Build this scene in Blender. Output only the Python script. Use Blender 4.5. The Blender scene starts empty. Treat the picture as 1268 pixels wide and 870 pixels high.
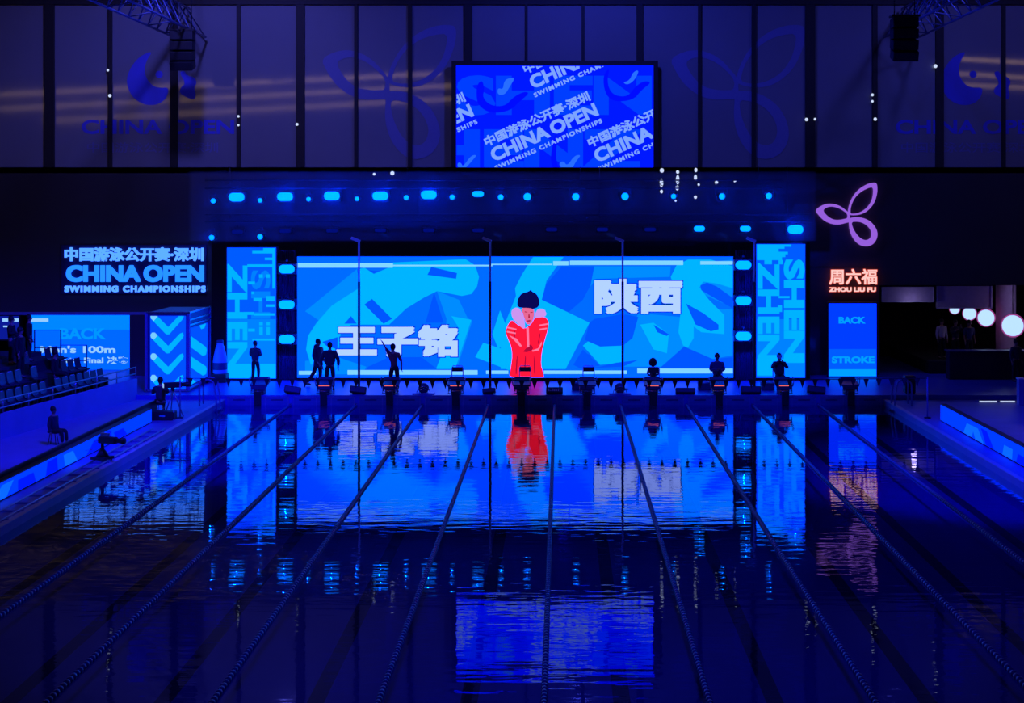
import bpy, bmesh, math, random
from mathutils import Vector, Matrix
random.seed(7)
D = bpy.data
SC = bpy.context.scene
COL = SC.collection
R = math.radians

# ------------------------------------------------------------------ camera, world, lights
F, VX, VY, H = 1858.0, 695.0, 258.0, 7.46       # focal length in px, principal point, eye height above the water
cam = D.cameras.new('camera'); co = D.objects.new('camera', cam); COL.objects.link(co)
co.location = (0, 0, H); co.rotation_euler = (R(90), 0, 0)
cam.sensor_width = 36; cam.lens = F / 1268 * 36
cam.shift_x = (634 - VX) / 1268; cam.shift_y = -(435 - VY) / 1268
cam.clip_end = 300
SC.camera = co
SC.view_settings.view_transform = 'Standard'; SC.view_settings.look = 'None'
SC.view_settings.exposure = 0; SC.view_settings.gamma = 1; SC.view_settings.use_curve_mapping = False
w = D.worlds.new('world'); SC.world = w; w.use_nodes = True
w.node_tree.nodes['Background'].inputs[0].default_value = (.25, .25, .72, 1)
w.node_tree.nodes['Background'].inputs[1].default_value = .012
SC.cycles.max_bounces = 6; SC.cycles.diffuse_bounces = 3; SC.cycles.glossy_bounces = 3; SC.cycles.transparent_max_bounces = 8
SC.cycles.sample_clamp_indirect = 2.0

def lamp(name, kind, loc, target, energy, color, size=.3, size_y=None, spot=None, blend=.6):
    l = D.lights.new(name, kind); o = D.objects.new(name, l); COL.objects.link(o)
    o.location = loc
    o.rotation_euler = (Vector(target) - Vector(loc)).to_track_quat('-Z', 'Y').to_euler()
    l.energy = energy; l.color = color
    if kind == 'AREA':
        l.size = size
        if size_y: l.shape = 'RECTANGLE'; l.size_y = size_y
    else: l.shadow_soft_size = size
    if spot: l.spot_size = R(spot); l.spot_blend = blend
    return o
# blue house wash from the ceiling bars (all above the frame)
lamp('blue_wash_upper_wall', 'SPOT', (1, 58, 20.2), (1, 70, 11), 3300, (.05, .07, 1), .4, spot=120, blend=.9)
lamp('blue_wash_upper_wall', 'SPOT', (-15, 58, 20.2), (-17, 70, 11), 3200, (.13, .13, 1), .4, spot=110, blend=.9)
lamp('blue_wash_upper_wall', 'SPOT', (18, 58, 20.2), (19, 70, 11), 1300, (.10, .11, 1), .4, spot=110, blend=.9)
lamp('added_truss_fill', 'SPOT', (-13.5, 62, 20), (-17.2, 63, 15.4), 700, (.02, .05, 1), .2, spot=90)  # added unseen spot that brightens the left truss edges
lamp('added_truss_fill', 'SPOT', (13, 62, 20), (15.8, 63, 15.4), 500, (.02, .05, 1), .2, spot=90)  # the same added spot for the right truss
lamp('blue_wash_left_deck', 'SPOT', (-9, 40, 16), (-17, 51, 0), 26000, (.002, .004, 1), .4, spot=62)
lamp('blue_wash_right_deck', 'SPOT', (6, 38, 16), (14, 45, 0), 15000, (.004, .006, 1), .4, spot=52)
lamp('blue_wash_stage', 'SPOT', (-7.5, 46, 17), (-7.5, 59, 0), 7500, (.003, .02, 1), .4, spot=36)
lamp('blue_wash_stage', 'SPOT', (5.5, 46, 17), (5.5, 59, 0), 7500, (.003, .02, 1), .4, spot=36)
lamp('blue_wash_pool', 'SPOT', (0, 22, 16), (0, 34, 0), 2600, (.006, .006, 1), .4, spot=90)
lamp('added_lilac_fill', 'POINT', (20.4, 64.9, 3.1), (19, 70, 0), 22, (.55, .40, 1), .12)  # added unseen fill that lights the soffit panel and column lilac
lamp('added_lilac_fill', 'POINT', (15.2, 64.6, 3.4), (16, 70, 0), 5, (.5, .40, 1), .12)  # second added fill, for the narrow soffit panel

# ------------------------------------------------------------------ helpers
def lin(c):
    c = c / 255
    return c / 12.92 if c <= .04045 else ((c + .055) / 1.055) ** 2.4
def S(r, g, b): return (lin(r), lin(g), lin(b), 1)
_m = {}
def mat(name, col, rough=.55, metal=0.0, var=.18, scale=6.0, spec=.4, coat=0):
    if name in _m: return _m[name]
    m = D.materials.new(name); m.use_nodes = True; nt = m.node_tree; b = nt.nodes['Principled BSDF']
    tc = nt.nodes.new('ShaderNodeTexCoord'); n = nt.nodes.new('ShaderNodeTexNoise'); n.inputs['Scale'].default_value = scale
    n.inputs['Detail'].default_value = 4
    mix = nt.nodes.new('ShaderNodeMix'); mix.data_type = 'RGBA'
    a = tuple(c * (1 - var) for c in col[:3]) + (1,); d = tuple(min(1, c * (1 + var)) for c in col[:3]) + (1,)
    mix.inputs[6].default_value = a; mix.inputs[7].default_value = d
    nt.links.new(tc.outputs['Object'], n.inputs['Vector']); nt.links.new(n.outputs['Fac'], mix.inputs[0])
    nt.links.new(mix.outputs[2], b.inputs['Base Color'])
    b.inputs['Roughness'].default_value = rough; b.inputs['Metallic'].default_value = metal
    b.inputs['Specular IOR Level'].default_value = spec
    if coat: b.inputs['Coat Weight'].default_value = coat; b.inputs['Coat Roughness'].default_value = .06; b.inputs['Coat IOR'].default_value = 1.7
    _m[name] = m; return m
def emit(name, r, g, b, k=1.0, boost=1.0):
    if name in _m: return _m[name]
    m = D.materials.new(name); m.use_nodes = True; nt = m.node_tree; nt.nodes.clear()
    e = nt.nodes.new('ShaderNodeEmission'); o = nt.nodes.new('ShaderNodeOutputMaterial')
    c = S(r, g, b); e.inputs[0].default_value = (c[0], c[1], c[2] * boost, 1); e.inputs[1].default_value = k
    nt.links.new(e.outputs[0], o.inputs[0]); _m[name] = m; return m

def P(px, py, Y): return Vector(((px - VX) / F * Y, Y, H - (py - VY) / F * Y))

class MB:
    def __init__(s): s.v = []; s.f = []; s.smooth = []
    def add(s, vs, fs, sm=False):
        o = len(s.v); s.v += [tuple(v) for v in vs]; s.f += [tuple(i + o for i in f) for f in fs]; s.smooth += [sm] * len(fs); return s
    def box(s, x0, x1, y0, y1, z0, z1, M=None, bev=0):
        if bev:
            b = min(bev, (x1-x0)*.45, (y1-y0)*.45, (z1-z0)*.45)
            bm = bmesh.new(); bmesh.ops.create_cube(bm, size=1)
            for v in bm.verts: v.co = ((x0+x1)/2 + v.co.x*(x1-x0), (y0+y1)/2 + v.co.y*(y1-y0), (z0+z1)/2 + v.co.z*(z1-z0))
            bmesh.ops.bevel(bm, geom=bm.edges[:], offset=b, segments=2, profile=.6, affect='EDGES')
            bm.verts.index_update(); vs = [v.co.copy() for v in bm.verts]; fs = [[v.index for v in f.verts] for f in bm.faces]; bm.free()
        else:
            vs = [Vector(p) for p in ((x0,y0,z0),(x1,y0,z0),(x1,y1,z0),(x0,y1,z0),(x0,y0,z1),(x1,y0,z1),(x1,y1,z1),(x0,y1,z1))]
            fs = [(3,2,1,0),(4,5,6,7),(0,1,5,4),(1,2,6,5),(2,3,7,6),(3,0,4,7)]
        if M: vs = [M @ v for v in vs]
        return s.add(vs, fs)
    def tube(s, pts, r, n=8, r1=None, caps=True):
        pts = [Vector(p) for p in pts]; k = len(pts); vs = []
        rs = [r + ((r if r1 is None else r1) - r) * i / max(1, k - 1) for i in range(k)]
        up = None
        for i, p in enumerate(pts):
            t = (pts[min(i+1, k-1)] - pts[max(i-1, 0)]).normalized()
            if up is None: up = t.orthogonal().normalized()
            u = (up - t * up.dot(t)).normalized(); up = u; v = t.cross(u)
            vs += [p + (u*math.cos(a) + v*math.sin(a)) * rs[i] for a in (2*math.pi*j/n for j in range(n))]
        fs = [(i*n+j, i*n+(j+1) % n, (i+1)*n+(j+1) % n, (i+1)*n+j) for i in range(k-1) for j in range(n)]
        s.add(vs, fs, True)
        if caps: s.add([vs[j] for j in range(n)][::-1] , [tuple(range(n))]); s.add(vs[-n:], [tuple(range(n))])
        return s
    def lathe(s, prof, c, n=20, axis='Z', M=None):
        vs = []
        for r, h in prof:
            for j in range(n):
                a = 2*math.pi*j/n; x, y = r*math.cos(a), r*math.sin(a)
                p = {'Z': (x, y, h), 'Y': (x, h, y), 'X': (h, x, y)}[axis]
                p = Vector(p)
                if M: p = M @ p
                vs.append(p + Vector(c))
        k = len(prof)
        fs = [(i*n+j, i*n+(j+1) % n, (i+1)*n+(j+1) % n, (i+1)*n+j) for i in range(k-1) for j in range(n)]
        s.add(vs, fs, True); return s
    def prism(s, pts, d):                     # polygon of 3-D points pushed by vector d
        pts = [Vector(p) for p in pts]; n = len(pts); d = Vector(d)
        s.add(pts + [p + d for p in pts], [tuple(range(n)), tuple(range(2*n-1, n-1, -1))] + [(i, n+i, n+(i+1) % n, (i+1) % n) for i in range(n)]); return s
    def poly(s, pts): return s.add(pts, [tuple(range(len(pts)))])
    def sphere(s, c, r, n=14, sc=(1,1,1), M=None):
        prof = [(math.sin(math.pi*i/(n//2))*1.0, -math.cos(math.pi*i/(n//2))) for i in range(n//2+1)]
        vs = []; fs = []
        for q, h in prof:
            for j in range(n):
                a = 2*math.pi*j/n; p = Vector((q*math.cos(a)*r*sc[0], q*math.sin(a)*r*sc[1], h*r*sc[2]))
                if M: p = M @ p
                vs.append(p + Vector(c))
        k = len(prof)
        fs = [(i*n+j, i*n+(j+1) % n, (i+1)*n+(j+1) % n, (i+1)*n+j) for i in range(k-1) for j in range(n)]
        return s.add(vs, fs, True)
    def build(s, name, m, parent=None, loc=None, tri=False):
        me = D.meshes.new(name); me.from_pydata(s.v, [], s.f); me.materials.append(m)
        me.polygons.foreach_set('use_smooth', s.smooth)
        bm = bmesh.new(); bm.from_mesh(me)
        bmesh.ops.remove_doubles(bm, verts=bm.verts, dist=1e-5)
        if not tri: bmesh.ops.recalc_face_normals(bm, faces=bm.faces)
        else: bmesh.ops.triangulate(bm, faces=bm.faces)
        bm.to_mesh(me); bm.free()
        o = D.objects.new(name, me); COL.objects.link(o)
        if parent: o.parent = parent
        if loc: o.location = loc
        return o

def tag(o, label, cat, group=None, kind=None):
    o['label'] = label; o['category'] = cat
    if group: o['group'] = group
    if kind: o['kind'] = kind
    return o
def thing(name, label, cat, loc=(0,0,0), rz=0, group=None):
    o = D.objects.new(name, None); COL.objects.link(o); o.location = loc; o.rotation_euler = (0,0,rz); o.empty_display_size = .2
    return tag(o, label, cat, group)
def struct(o): o['kind'] = 'structure'; return o
def copy_tree(o, parent=None):
    c = o.copy(); COL.objects.link(c)
    if parent: c.parent = parent
    for ch in list(o.children): copy_tree(ch, c)
    return c
ORD = ['leftmost','second from the left','third from the left','fourth from the left','fifth from the left','sixth from the left','seventh from the left','eighth from the left','ninth from the left','tenth from the left','eleventh from the left','twelfth from the left','thirteenth from the left','fourteenth from the left']

# text -> mesh, bounding box fitted to w x h (metres), centred; x right, z up
def text_mesh(body, wd, ht, bold=0.0, depth=0.0, sp=1.0, rows=None):
    c = D.curves.new('t', 'FONT'); c.body = body; c.offset = bold; c.extrude = .05 if depth else 0; c.resolution_u = 4; c.space_character = sp
    if rows: c.space_line = rows
    o = D.objects.new('t', c); COL.objects.link(o)
    bpy.context.view_layer.update()
    me = D.meshes.new_from_object(o.evaluated_get(bpy.context.evaluated_depsgraph_get()))
    D.objects.remove(o); D.curves.remove(c)
    vs = [v.co.copy() for v in me.vertices]; fs = [tuple(p.vertices) for p in me.polygons]; D.meshes.remove(me)
    x0, x1 = min(v.x for v in vs), max(v.x for v in vs); y0, y1 = min(v.y for v in vs), max(v.y for v in vs)
    sx, sy = wd/(x1-x0), ht/(y1-y0)
    out = [Vector(((v.x-(x0+x1)/2)*sx, -(v.z/.05)*depth/2, (v.y-(y0+y1)/2)*sy)) for v in vs]
    return out, fs
def text(name, body, px0, py0, px1, py1, Y, m, parent=None, rot=0, bold=0.0, depth=0.0, clip=None, wh=None, shear=0.0, mb=None, fat=0.0, sp=1.0):
    """lettering fitted to a box; rot in degrees (counter-clockwise); wh = width and height before turning (px)"""
    s = Y / F
    wd, ht = (wh[0]*s, wh[1]*s) if wh else (abs(px1-px0)*s, abs(py1-py0)*s)
    fx = fat*ht
    vs, fs = text_mesh(body, wd-2*fx, ht-2*fx, bold, depth, sp)
    if fat:                                  # heavier strokes: the same glyphs pushed out in every direction
        v0, f0 = vs, fs; vs, fs = [], []
        for a_ in range(9):
            o_ = len(vs); dx_, dz_ = fx*(a_ % 3-1), fx*(a_//3-1)
            vs = vs + [v + Vector((dx_, 0, dz_)) for v in v0]; fs = fs + [tuple(q+o_ for q in f) for f in f0]
    M = Matrix.Rotation(-R(rot), 4, 'Y'); c = P((px0+px1)/2, (py0+py1)/2, Y)
    vs = [M @ v + c for v in vs]
    if clip:
        bm = bmesh.new(); bv = [bm.verts.new(v) for v in vs]
        for f in fs:
            try: bm.faces.new([bv[i] for i in f])
            except ValueError: pass
        a, b = P(clip[0], clip[1], Y), P(clip[2], clip[3], Y)
        for pco, no in (((a.x,0,0),(-1,0,0)), ((b.x,0,0),(1,0,0)), ((0,0,a.z),(0,0,1)), ((0,0,b.z),(0,0,-1))):
            bmesh.ops.bisect_plane(bm, geom=bm.verts[:]+bm.edges[:]+bm.faces[:], plane_co=pco, plane_no=no, clear_outer=True)
        bm.verts.index_update(); vs = [v.co.copy() for v in bm.verts]; fs = [[v.index for v in f.verts] for f in bm.faces]; bm.free()
    if mb is not None: mb.add(vs, fs); return None
    return MB().add(vs, fs).build(name, m, parent, tri=not depth)
def clip_poly(pts, c):
    def cut(pts, ax, lim, sg):
        out = []
        for i in range(len(pts)):
            a, b = pts[i], pts[(i+1) % len(pts)]; ia, ib = sg*(a[ax]-lim) >= 0, sg*(b[ax]-lim) >= 0
            if ia: out.append(a)
            if ia != ib:
                t = (lim-a[ax])/(b[ax]-a[ax]); out.append((a[0]+t*(b[0]-a[0]), a[1]+t*(b[1]-a[1])))
        return out
    for ax, lim, sg in ((0,c[0],1),(0,c[2],-1),(1,c[1],1),(1,c[3],-1)): pts = cut(pts, ax, lim, sg) if pts else pts
    return pts
def smooth_poly(pts, it=2):
    for _ in range(it):
        q = []
        for i in range(len(pts)):
            a, b = pts[i], pts[(i+1) % len(pts)]
            q += [(a[0]*.75+b[0]*.25, a[1]*.75+b[1]*.25), (a[0]*.25+b[0]*.75, a[1]*.25+b[1]*.75)]
        pts = q
    return pts
def shapes(name, polys, Y, m, parent, tr=None, clip=None, sm=0):
    mb = MB()
    for p in polys:
        p = [tr(*q) for q in p] if tr else list(p)
        if sm: p = smooth_poly(p, sm)
        if clip: p = clip_poly(p, clip)
        if len(p) >= 3: mb.poly([P(x, y, Y) for x, y in p])
    return mb.build(name, m, parent, tri=True)
def rect(x0, y0, x1, y1): return [(x0,y0),(x1,y0),(x1,y1),(x0,y1)]

# ------------------------------------------------------------------ materials
M_deck = mat('deck_tile', (.045,.075,.5), .35, scale=1.5)
M_sidedeck = mat('side_deck_tile', (.2,.22,.5), .45, scale=1.5)
M_black = mat('black_drape', (.012,.012,.02), .85)
M_fascia = mat('charcoal_fascia', (.05,.048,.055), .6, scale=.5, coat=.9)
M_wall = mat('upper_wall_panel', (.30,.30,.36), .6, scale=.35, var=.12, coat=.9)
M_mull = mat('dark_mullion', (.035,.03,.035), .6)
M_projpaint = mat('blue_projection_paint', (.12,.13,.98), .6, var=.05)  # light of the projected logos, painted as a brighter blue
M_projpaintdim = mat('pale_projection_paint', (.26,.27,.56), .6, var=.05)  # fainter projected light, painted the same way
M_metal = mat('dark_metal', (.05,.05,.07), .4, .6)
M_gmetal = mat('grey_metal', (.35,.36,.42), .35, .7)
M_bmetal = mat('blue_painted_metal', (.2,.24,.5), .4, .2)
M_steel = mat('brushed_steel', (.6,.62,.7), .25, .9)
M_white = mat('white_plastic', (.75,.76,.8), .4)
M_dark = mat('dark_plastic', (.02,.02,.035), .5)
M_navy = mat('navy_plastic', (.03,.04,.16), .45)
M_seat = mat('blue_seat_plastic', (.012,.016,.06), .4)
M_stand = mat('stand_concrete', (.035,.035,.06), .7)
M_parapet = mat('parapet_panel', (.2,.22,.55), .6, scale=1)
M_pool = mat('pool_tile', (.10,.13,.40), .4, scale=.6)
M_lane = mat('dark_lane_tile', (.012,.014,.05), .5)
M_pad = mat('touch_pad', (.06,.15,.42), .45)
M_rope = mat('lane_float_blue', (.012,.016,.26), .4)
M_cable = mat('cable', (.25,.25,.4), .4, .4)
M_flag = mat('pennant_cloth', (.02,.02,.07), .8)
M_skin = mat('skin', (.36,.22,.17), .55)
M_hair = mat('black_hair', (.01,.009,.012), .6)
M_jacket = mat('dark_jacket', (.02,.025,.07), .75)
M_jacket2 = mat('navy_jacket', (.05,.07,.2), .75)
M_redshirt = mat('maroon_shirt', (.35,.05,.09), .75)
M_whiteshirt = mat('pale_shirt', (.6,.6,.68), .75)
M_trouser = mat('dark_trousers', (.012,.013,.03), .8)
M_shoe = mat('dark_shoe', (.02,.02,.025), .5)
E_disp = emit('lens_cyan', 0, 185, 255, 1.12, 3.2)
E_dim = emit('unlit_lens_glow', 0, 10, 110)  # faint blue of the unlit lenses, put in as a glow
E_wht = emit('white_lamp_glow', 205, 220, 255, 1.0, 1.0)
E_red = emit('red_light_bar', 255, 110, 110, 1.0)

# ------------------------------------------------------------------ room
ZD, ZS, YE = .37, .2, 57.0                 # end deck, side decks, pool end wall
XL, XR = -12.76, 12.24
def sbox(name, m, *a): return struct(MB().box(*a).build(name, m))
sbox('floor_pool_end', M_deck, -42, 42, YE, 72, -1.0, ZD)
sbox('floor_left_deck', M_sidedeck, -42, XL, 4, YE, -1.0, ZS)
sbox('floor_right_deck', M_sidedeck, XR, 42, 4, YE, -1.0, ZS)
sbox('floor_near_deck', M_sidedeck, -42, 42, -2, 4, -1.0, ZS)
mb = MB().box(XL, XR, 4, YE, -1.0, -.6)
struct(mb.build('floor_pool_basin', M_pool))
mb = MB()
for n in range(-5, 5):
    xc = -.26 + 1.25 + 2.5*n; mb.box(xc-.14, xc+.14, 6, YE-2, -.6, -.594); mb.box(xc-.5, xc+.5, YE-2.2, YE-2, -.6, -.594)
struct(mb.build('trim_1', M_lane))
mb = MB()
for x in (XL, XR):
    mb.box(x-.16 if x < 0 else x, x if x < 0 else x+.16, 4, YE, ZS, ZS+.02)
struct(mb.build('trim_2', mat('coping_stone', (.55,.56,.62), .4)))

# water
wm = D.materials.new('pool_water'); wm.use_nodes = True; nt = wm.node_tree; nt.nodes.clear()
N = nt.nodes.new; L = nt.links.new
tc = N('ShaderNodeTexCoord'); mp = N('ShaderNodeMapping'); mp.inputs['Scale'].default_value = (.75, 3.2, 1)
n1 = N('ShaderNodeTexNoise'); n1.inputs['Scale'].default_value = 1.0; n1.inputs['Detail'].default_value = 2.0; n1.inputs['Roughness'].default_value = .45
bp = N('ShaderNodeBump'); bp.inputs['Strength'].default_value = 1.0; bp.inputs['Distance'].default_value = .0046
fr = N('ShaderNodeFresnel'); fr.inputs['IOR'].default_value = 1.33
gl = N('ShaderNodeBsdfGlossy'); gl.inputs['Roughness'].default_value = 0.0; gl.inputs['Color'].default_value = (.92,.94,1,1)
tr = N('ShaderNodeBsdfTransparent'); tr.inputs['Color'].default_value = (.35,.45,.85,1)
mx = N('ShaderNodeMixShader'); out = N('ShaderNodeOutputMaterial')
L(tc.outputs['Object'], mp.inputs[0]); L(mp.outputs[0], n1.inputs['Vector']); L(n1.outputs['Fac'], bp.inputs['Height'])
L(bp.outputs[0], fr.inputs['Normal']); L(bp.outputs[0], gl.inputs['Normal']); L(fr.outputs[0], mx.inputs[0]); L(tr.outputs[0], mx.inputs[1]); L(gl.outputs[0], mx.inputs[2]); L(mx.outputs[0], out.inputs[0])
wo = MB().poly([(XL,4,0),(XR,4,0),(XR,YE,0),(XL,YE,0)]).build('pool_water', wm)
wo['kind'] = 'stuff'; tag(wo, 'dark calm pool water mirroring the lit screens', 'water')

# upper wall, fascia, side walls, ceiling
YW, YF = 70.0, 63.9
zt = 21.5
sbox('wall_back', M_wall, -46, 46, YW, YW+.3, P(0,250,YW).z, zt)
sbox('ceiling', M_black, -46, 46, 30, YW+.3, zt, zt+.3)
sbox('wall_left', M_fascia, -46.3, -46, 4, YW+4, -1, zt)
sbox('wall_right', M_fascia, 46, 46.3, 4, YW+4, -1, zt)
sbox('wall_behind_stage', M_black, -42, 42, 73.4, 73.7, -1, 9)
# fascia: a deep dark beam over the stage opening
xa, xb = P(262,0,YF).x, P(1089,0,YF).x
zl, zr, ztop = P(0,389,YF).z, P(0,353,YF).z, P(0,207,YF).z
sbox('wall_fascia_left', M_fascia, -42, xa, YF, YF+.4, zl, ztop)
sbox('wall_fascia_right', M_fascia, xb, 42, YF, YF+.4, zr, ztop)
sbox('wall_fascia_middle', M_fascia, xa, xb, YF, YF+.4, P(0,330,YF).z, ztop)
sbox('ceiling_gallery', M_fascia, -42, 42, YF, YW, ztop-.25, ztop)
sbox('trim_3', M_bmetal, -42, xa, YF-.12, YF, zl-.02, zl+.10)
sbox('wall_fascia_pier', M_fascia, P(1002,0,YF).x, xb, YF, YF+.4, ZD, P(0,331,YF).z)
sbox('wall_pier_left', M_fascia, P(163,0,YF).x, P(184,0,YF).x, YF-.3, YF+.1, ZD, zl)
# mullions on the upper wall
k = 3
for px, wd in ((62,12),(137,5),(216,9),(296,5),(372,10),(441,4),(508,5),(580,10),(652,3),(722,4),(792,8),(866,4),(933,5),(1003,12),(1083,6),(1163,10),(1242,5)):
    k += 1; s = YW/F; x = (px-VX)*s
    sbox(f'trim_{k}', M_mull, x-wd*s/2, x+wd*s/2, YW-.14, YW+.02, P(0,212,YW).z, zt)
k += 1; sbox(f'trim_{k}', M_mull, -28, 28, YW-.16, YW+.02, P(0,6,YW).z, P(0,6,YW).z+.35)

# ------------------------------------------------------------------ projected emblems on the upper wall, their light painted in blue
PETAL = {   # centre lines of the three petals traced from the neon sign (zoom frame 783 x 870 of a 90 x 100 px crop)
 'a': ([(398,470),(392,400),(405,330),(440,250),(500,175),(580,120),(650,100),(692,98)], [(692,98),(700,150),(695,220),(670,300),(620,375),(560,420),(490,445),(415,438)],
       [(415,438),(412,380),(430,310),(470,240),(530,185),(600,155),(660,143)], [(660,143),(662,210),(645,280),(605,350),(550,400),(485,430),(415,430)])}
def petal_outline():
    """closed bands (outer contour, inner contour) of the three-petal emblem in zoom px"""
    up_o = [(390,440),(392,380),(415,300),(455,225),(515,160),(590,115),(650,97),(695,97),(706,150),(702,215),(680,295),(640,360),(580,415),(520,440),(460,448),(415,445)]
    up_i = [(416,430),(414,385),(430,320),(465,255),(520,200),(590,160),(660,140),(662,200),(655,260),(625,330),(580,380),(530,412),(475,430),(440,430)]
    lf_o = [(400,420),(350,380),(300,345),(240,325),(170,320),(100,345),(36,395),(70,440),(120,495),(180,530),(250,548),(310,545),(370,528),(415,520),(415,490)]
    lf_i = [(384,430),(330,390),(270,362),(210,352),(160,362),(117,393),(150,440),(200,480),(250,497),(310,495),(360,485),(386,478)]
    dn_o = [(386,490),(430,472),(490,466),(550,475),(620,505),(670,555),(700,610),(708,660),(690,720),(650,765),(590,785),(530,775),(470,730),(425,660),(405,590),(400,520)]
    dn_i = [(425,520),(480,515),(535,522),(590,550),(630,595),(645,640),(635,690),(600,715),(555,712),(510,685),(465,630),(435,570)]
    return [(up_o, up_i), (lf_o, lf_i), (dn_o, dn_i)]
def ring(o, i, n=48):
    def res(p):
        d = [0]
        q = p + [p[0]]
        for a in range(len(p)): d.append(d[-1] + math.dist(q[a], q[a+1]))
        out = []
        for t in range(n):
            u = d[-1]*t/n; a = max(j for j in range(len(p)) if d[j] <= u); f = (u-d[a])/max(1e-9, d[a+1]-d[a])
            out.append((q[a][0]+f*(q[a+1][0]-q[a][0]), q[a][1]+f*(q[a+1][1]-q[a][1])))
        return out
    o, i = res(smooth_poly(o, 1)), res(smooth_poly(i, 1))
    best = min(range(n), key=lambda sft: sum(math.dist(o[a], i[(a+sft) % n]) for a in range(n)))
    return o, [i[(a+best) % n] for a in range(n)]
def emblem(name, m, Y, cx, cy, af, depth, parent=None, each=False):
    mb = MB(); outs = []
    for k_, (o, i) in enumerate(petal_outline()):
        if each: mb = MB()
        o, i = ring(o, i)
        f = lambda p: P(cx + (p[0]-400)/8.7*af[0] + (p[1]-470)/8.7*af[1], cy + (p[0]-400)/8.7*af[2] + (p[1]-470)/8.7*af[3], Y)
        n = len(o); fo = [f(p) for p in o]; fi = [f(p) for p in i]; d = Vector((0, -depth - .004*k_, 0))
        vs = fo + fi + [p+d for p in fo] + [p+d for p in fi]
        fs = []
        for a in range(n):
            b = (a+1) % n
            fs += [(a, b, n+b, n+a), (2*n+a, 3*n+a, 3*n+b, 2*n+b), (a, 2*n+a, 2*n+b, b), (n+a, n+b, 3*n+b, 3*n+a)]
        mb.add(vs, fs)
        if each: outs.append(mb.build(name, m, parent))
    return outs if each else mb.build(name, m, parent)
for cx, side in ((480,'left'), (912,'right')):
    o = emblem('emblem_projection_paint', M_projpaintdim, YW-.012, cx, 110, (2.05,-.35,.44,2.15), .004)
    tag(o, f'painted three petal light projection high on the back wall, {side} of the hanging screen', 'wall print')
CN = '中国游泳公开赛·深圳'
for side, dx in (('left', 0), ('right', 1008)):
    t = thing('wall_projection_paint', f'painted light projection of swirl and CHINA OPEN high on the back wall, far {side}', 'wall print', P(195+dx,190,YW-.015))
    inv = lambda o: (setattr(o, 'parent', t), setattr(o, 'matrix_parent_inverse', Matrix.Translation(-t.location)))
    Yp = YW-.015
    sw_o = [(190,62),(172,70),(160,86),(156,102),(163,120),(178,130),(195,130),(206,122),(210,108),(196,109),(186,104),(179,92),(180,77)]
    a = shapes('swirl', [[(x+dx,y) for x,y in sw_o]], Yp, M_projpaint, None, sm=2); inv(a)
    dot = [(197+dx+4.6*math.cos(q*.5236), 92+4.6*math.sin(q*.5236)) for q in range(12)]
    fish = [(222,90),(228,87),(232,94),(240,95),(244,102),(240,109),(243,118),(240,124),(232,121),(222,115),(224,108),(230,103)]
    a = shapes('swimmer_mark', [dot, [(x+dx,y) for x,y in fish]], Yp, M_projpaint, None, sm=1); inv(a)
    a = text('lettering', 'CHINA OPEN', 101+dx, 148, 290+dx, 166, Yp, M_projpaint, bold=.03); inv(a)
    a = text('small_lettering', CN, 108+dx, 176, 270+dx, 189, Yp, M_projpaintdim, bold=.01); inv(a)

# ------------------------------------------------------------------ screens
def screen(name, label, x0, y0, x1, y1, Y, m, frame=.10, cat='screen', depth=.25):
    s = Y/F; c = P((x0+x1)/2, y1, Y)
    t = thing(name, label, cat, c)
    a, b = P(x0,y1,Y)-c, P(x1,y0,Y)-c
    MB().box(a.x-frame, b.x+frame, .03, depth, a.z-frame, b.z+frame, bev=.02).build('cabinet', M_dark, t)
    mb = MB()
    for q in ((a.x-frame, a.x, a.z-frame, b.z+frame), (b.x, b.x+frame, a.z-frame, b.z+frame), (a.x, b.x, a.z-frame, a.z), (a.x, b.x, b.z, b.z+frame)):
        mb.box(q[0], q[1], -.02, .03, q[2], q[3])
    mb.build('bezel', M_dark, t)
    MB().poly([(a.x,.02,a.z),(b.x,.02,a.z),(b.x,.02,b.z),(a.x,.02,b.z)]).build('display', m, t, tri=True)
    return t
def adopt(o, t):
    o.parent = t; o.matrix_parent_inverse = Matrix.Translation(-Vector(t.location)); return o

# hanging screen
E_top = emit('top_screen_blue', 0, 25, 255, 1, 3.0); E_topA = emit('top_screen_shape', 0, 62, 255, 1, 3.0)
E_topD = emit('top_screen_shade', 0, 12, 235, 1, 2.5); E_topT = emit('top_screen_text', 125, 165, 255, 1, 1.3)
YT = 69.3; TC = (565.5, 82, 808.5, 216)
t = screen('hanging_screen', 'hanging blue screen with tilted CHINA OPEN lettering, high on back wall', 565, 81, 809, 216.5, YT, E_top, .22)
Z3 = lambda x, y: (550 + x/4.529, 60 + y/4.529)
mb = MB()
text('', 'SHENZ', *Z3(70,150), *Z3(1500,375), YT+.012, None, bold=.05, clip=TC, mb=mb)
text('', 'SHENZ', *Z3(-330,450), *Z3(1120,690), YT+.012, None, bold=.05, clip=TC, mb=mb)
ob = adopt(mb.build('background_lettering', E_topA, tri=True), t)
crv = [[(185,200),(215,175),(225,230),(215,275),(260,320),(340,325),(390,270),(450,240),(480,250),(420,300),(370,350),(260,365),(190,320),(180,260)],
       [(890,150),(930,105),(915,170),(925,230),(960,265),(1030,270),(1070,215),(1120,180),(1165,190),(1110,230),(1060,290),(950,300),(900,250)],
       [(590,640),(620,480),(635,480),(625,640),(660,690),(720,690),(720,705),(640,705)]]
adopt(shapes('background_waves', crv, YT+.006, E_topD, None, Z3, TC, 2), t)
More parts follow.
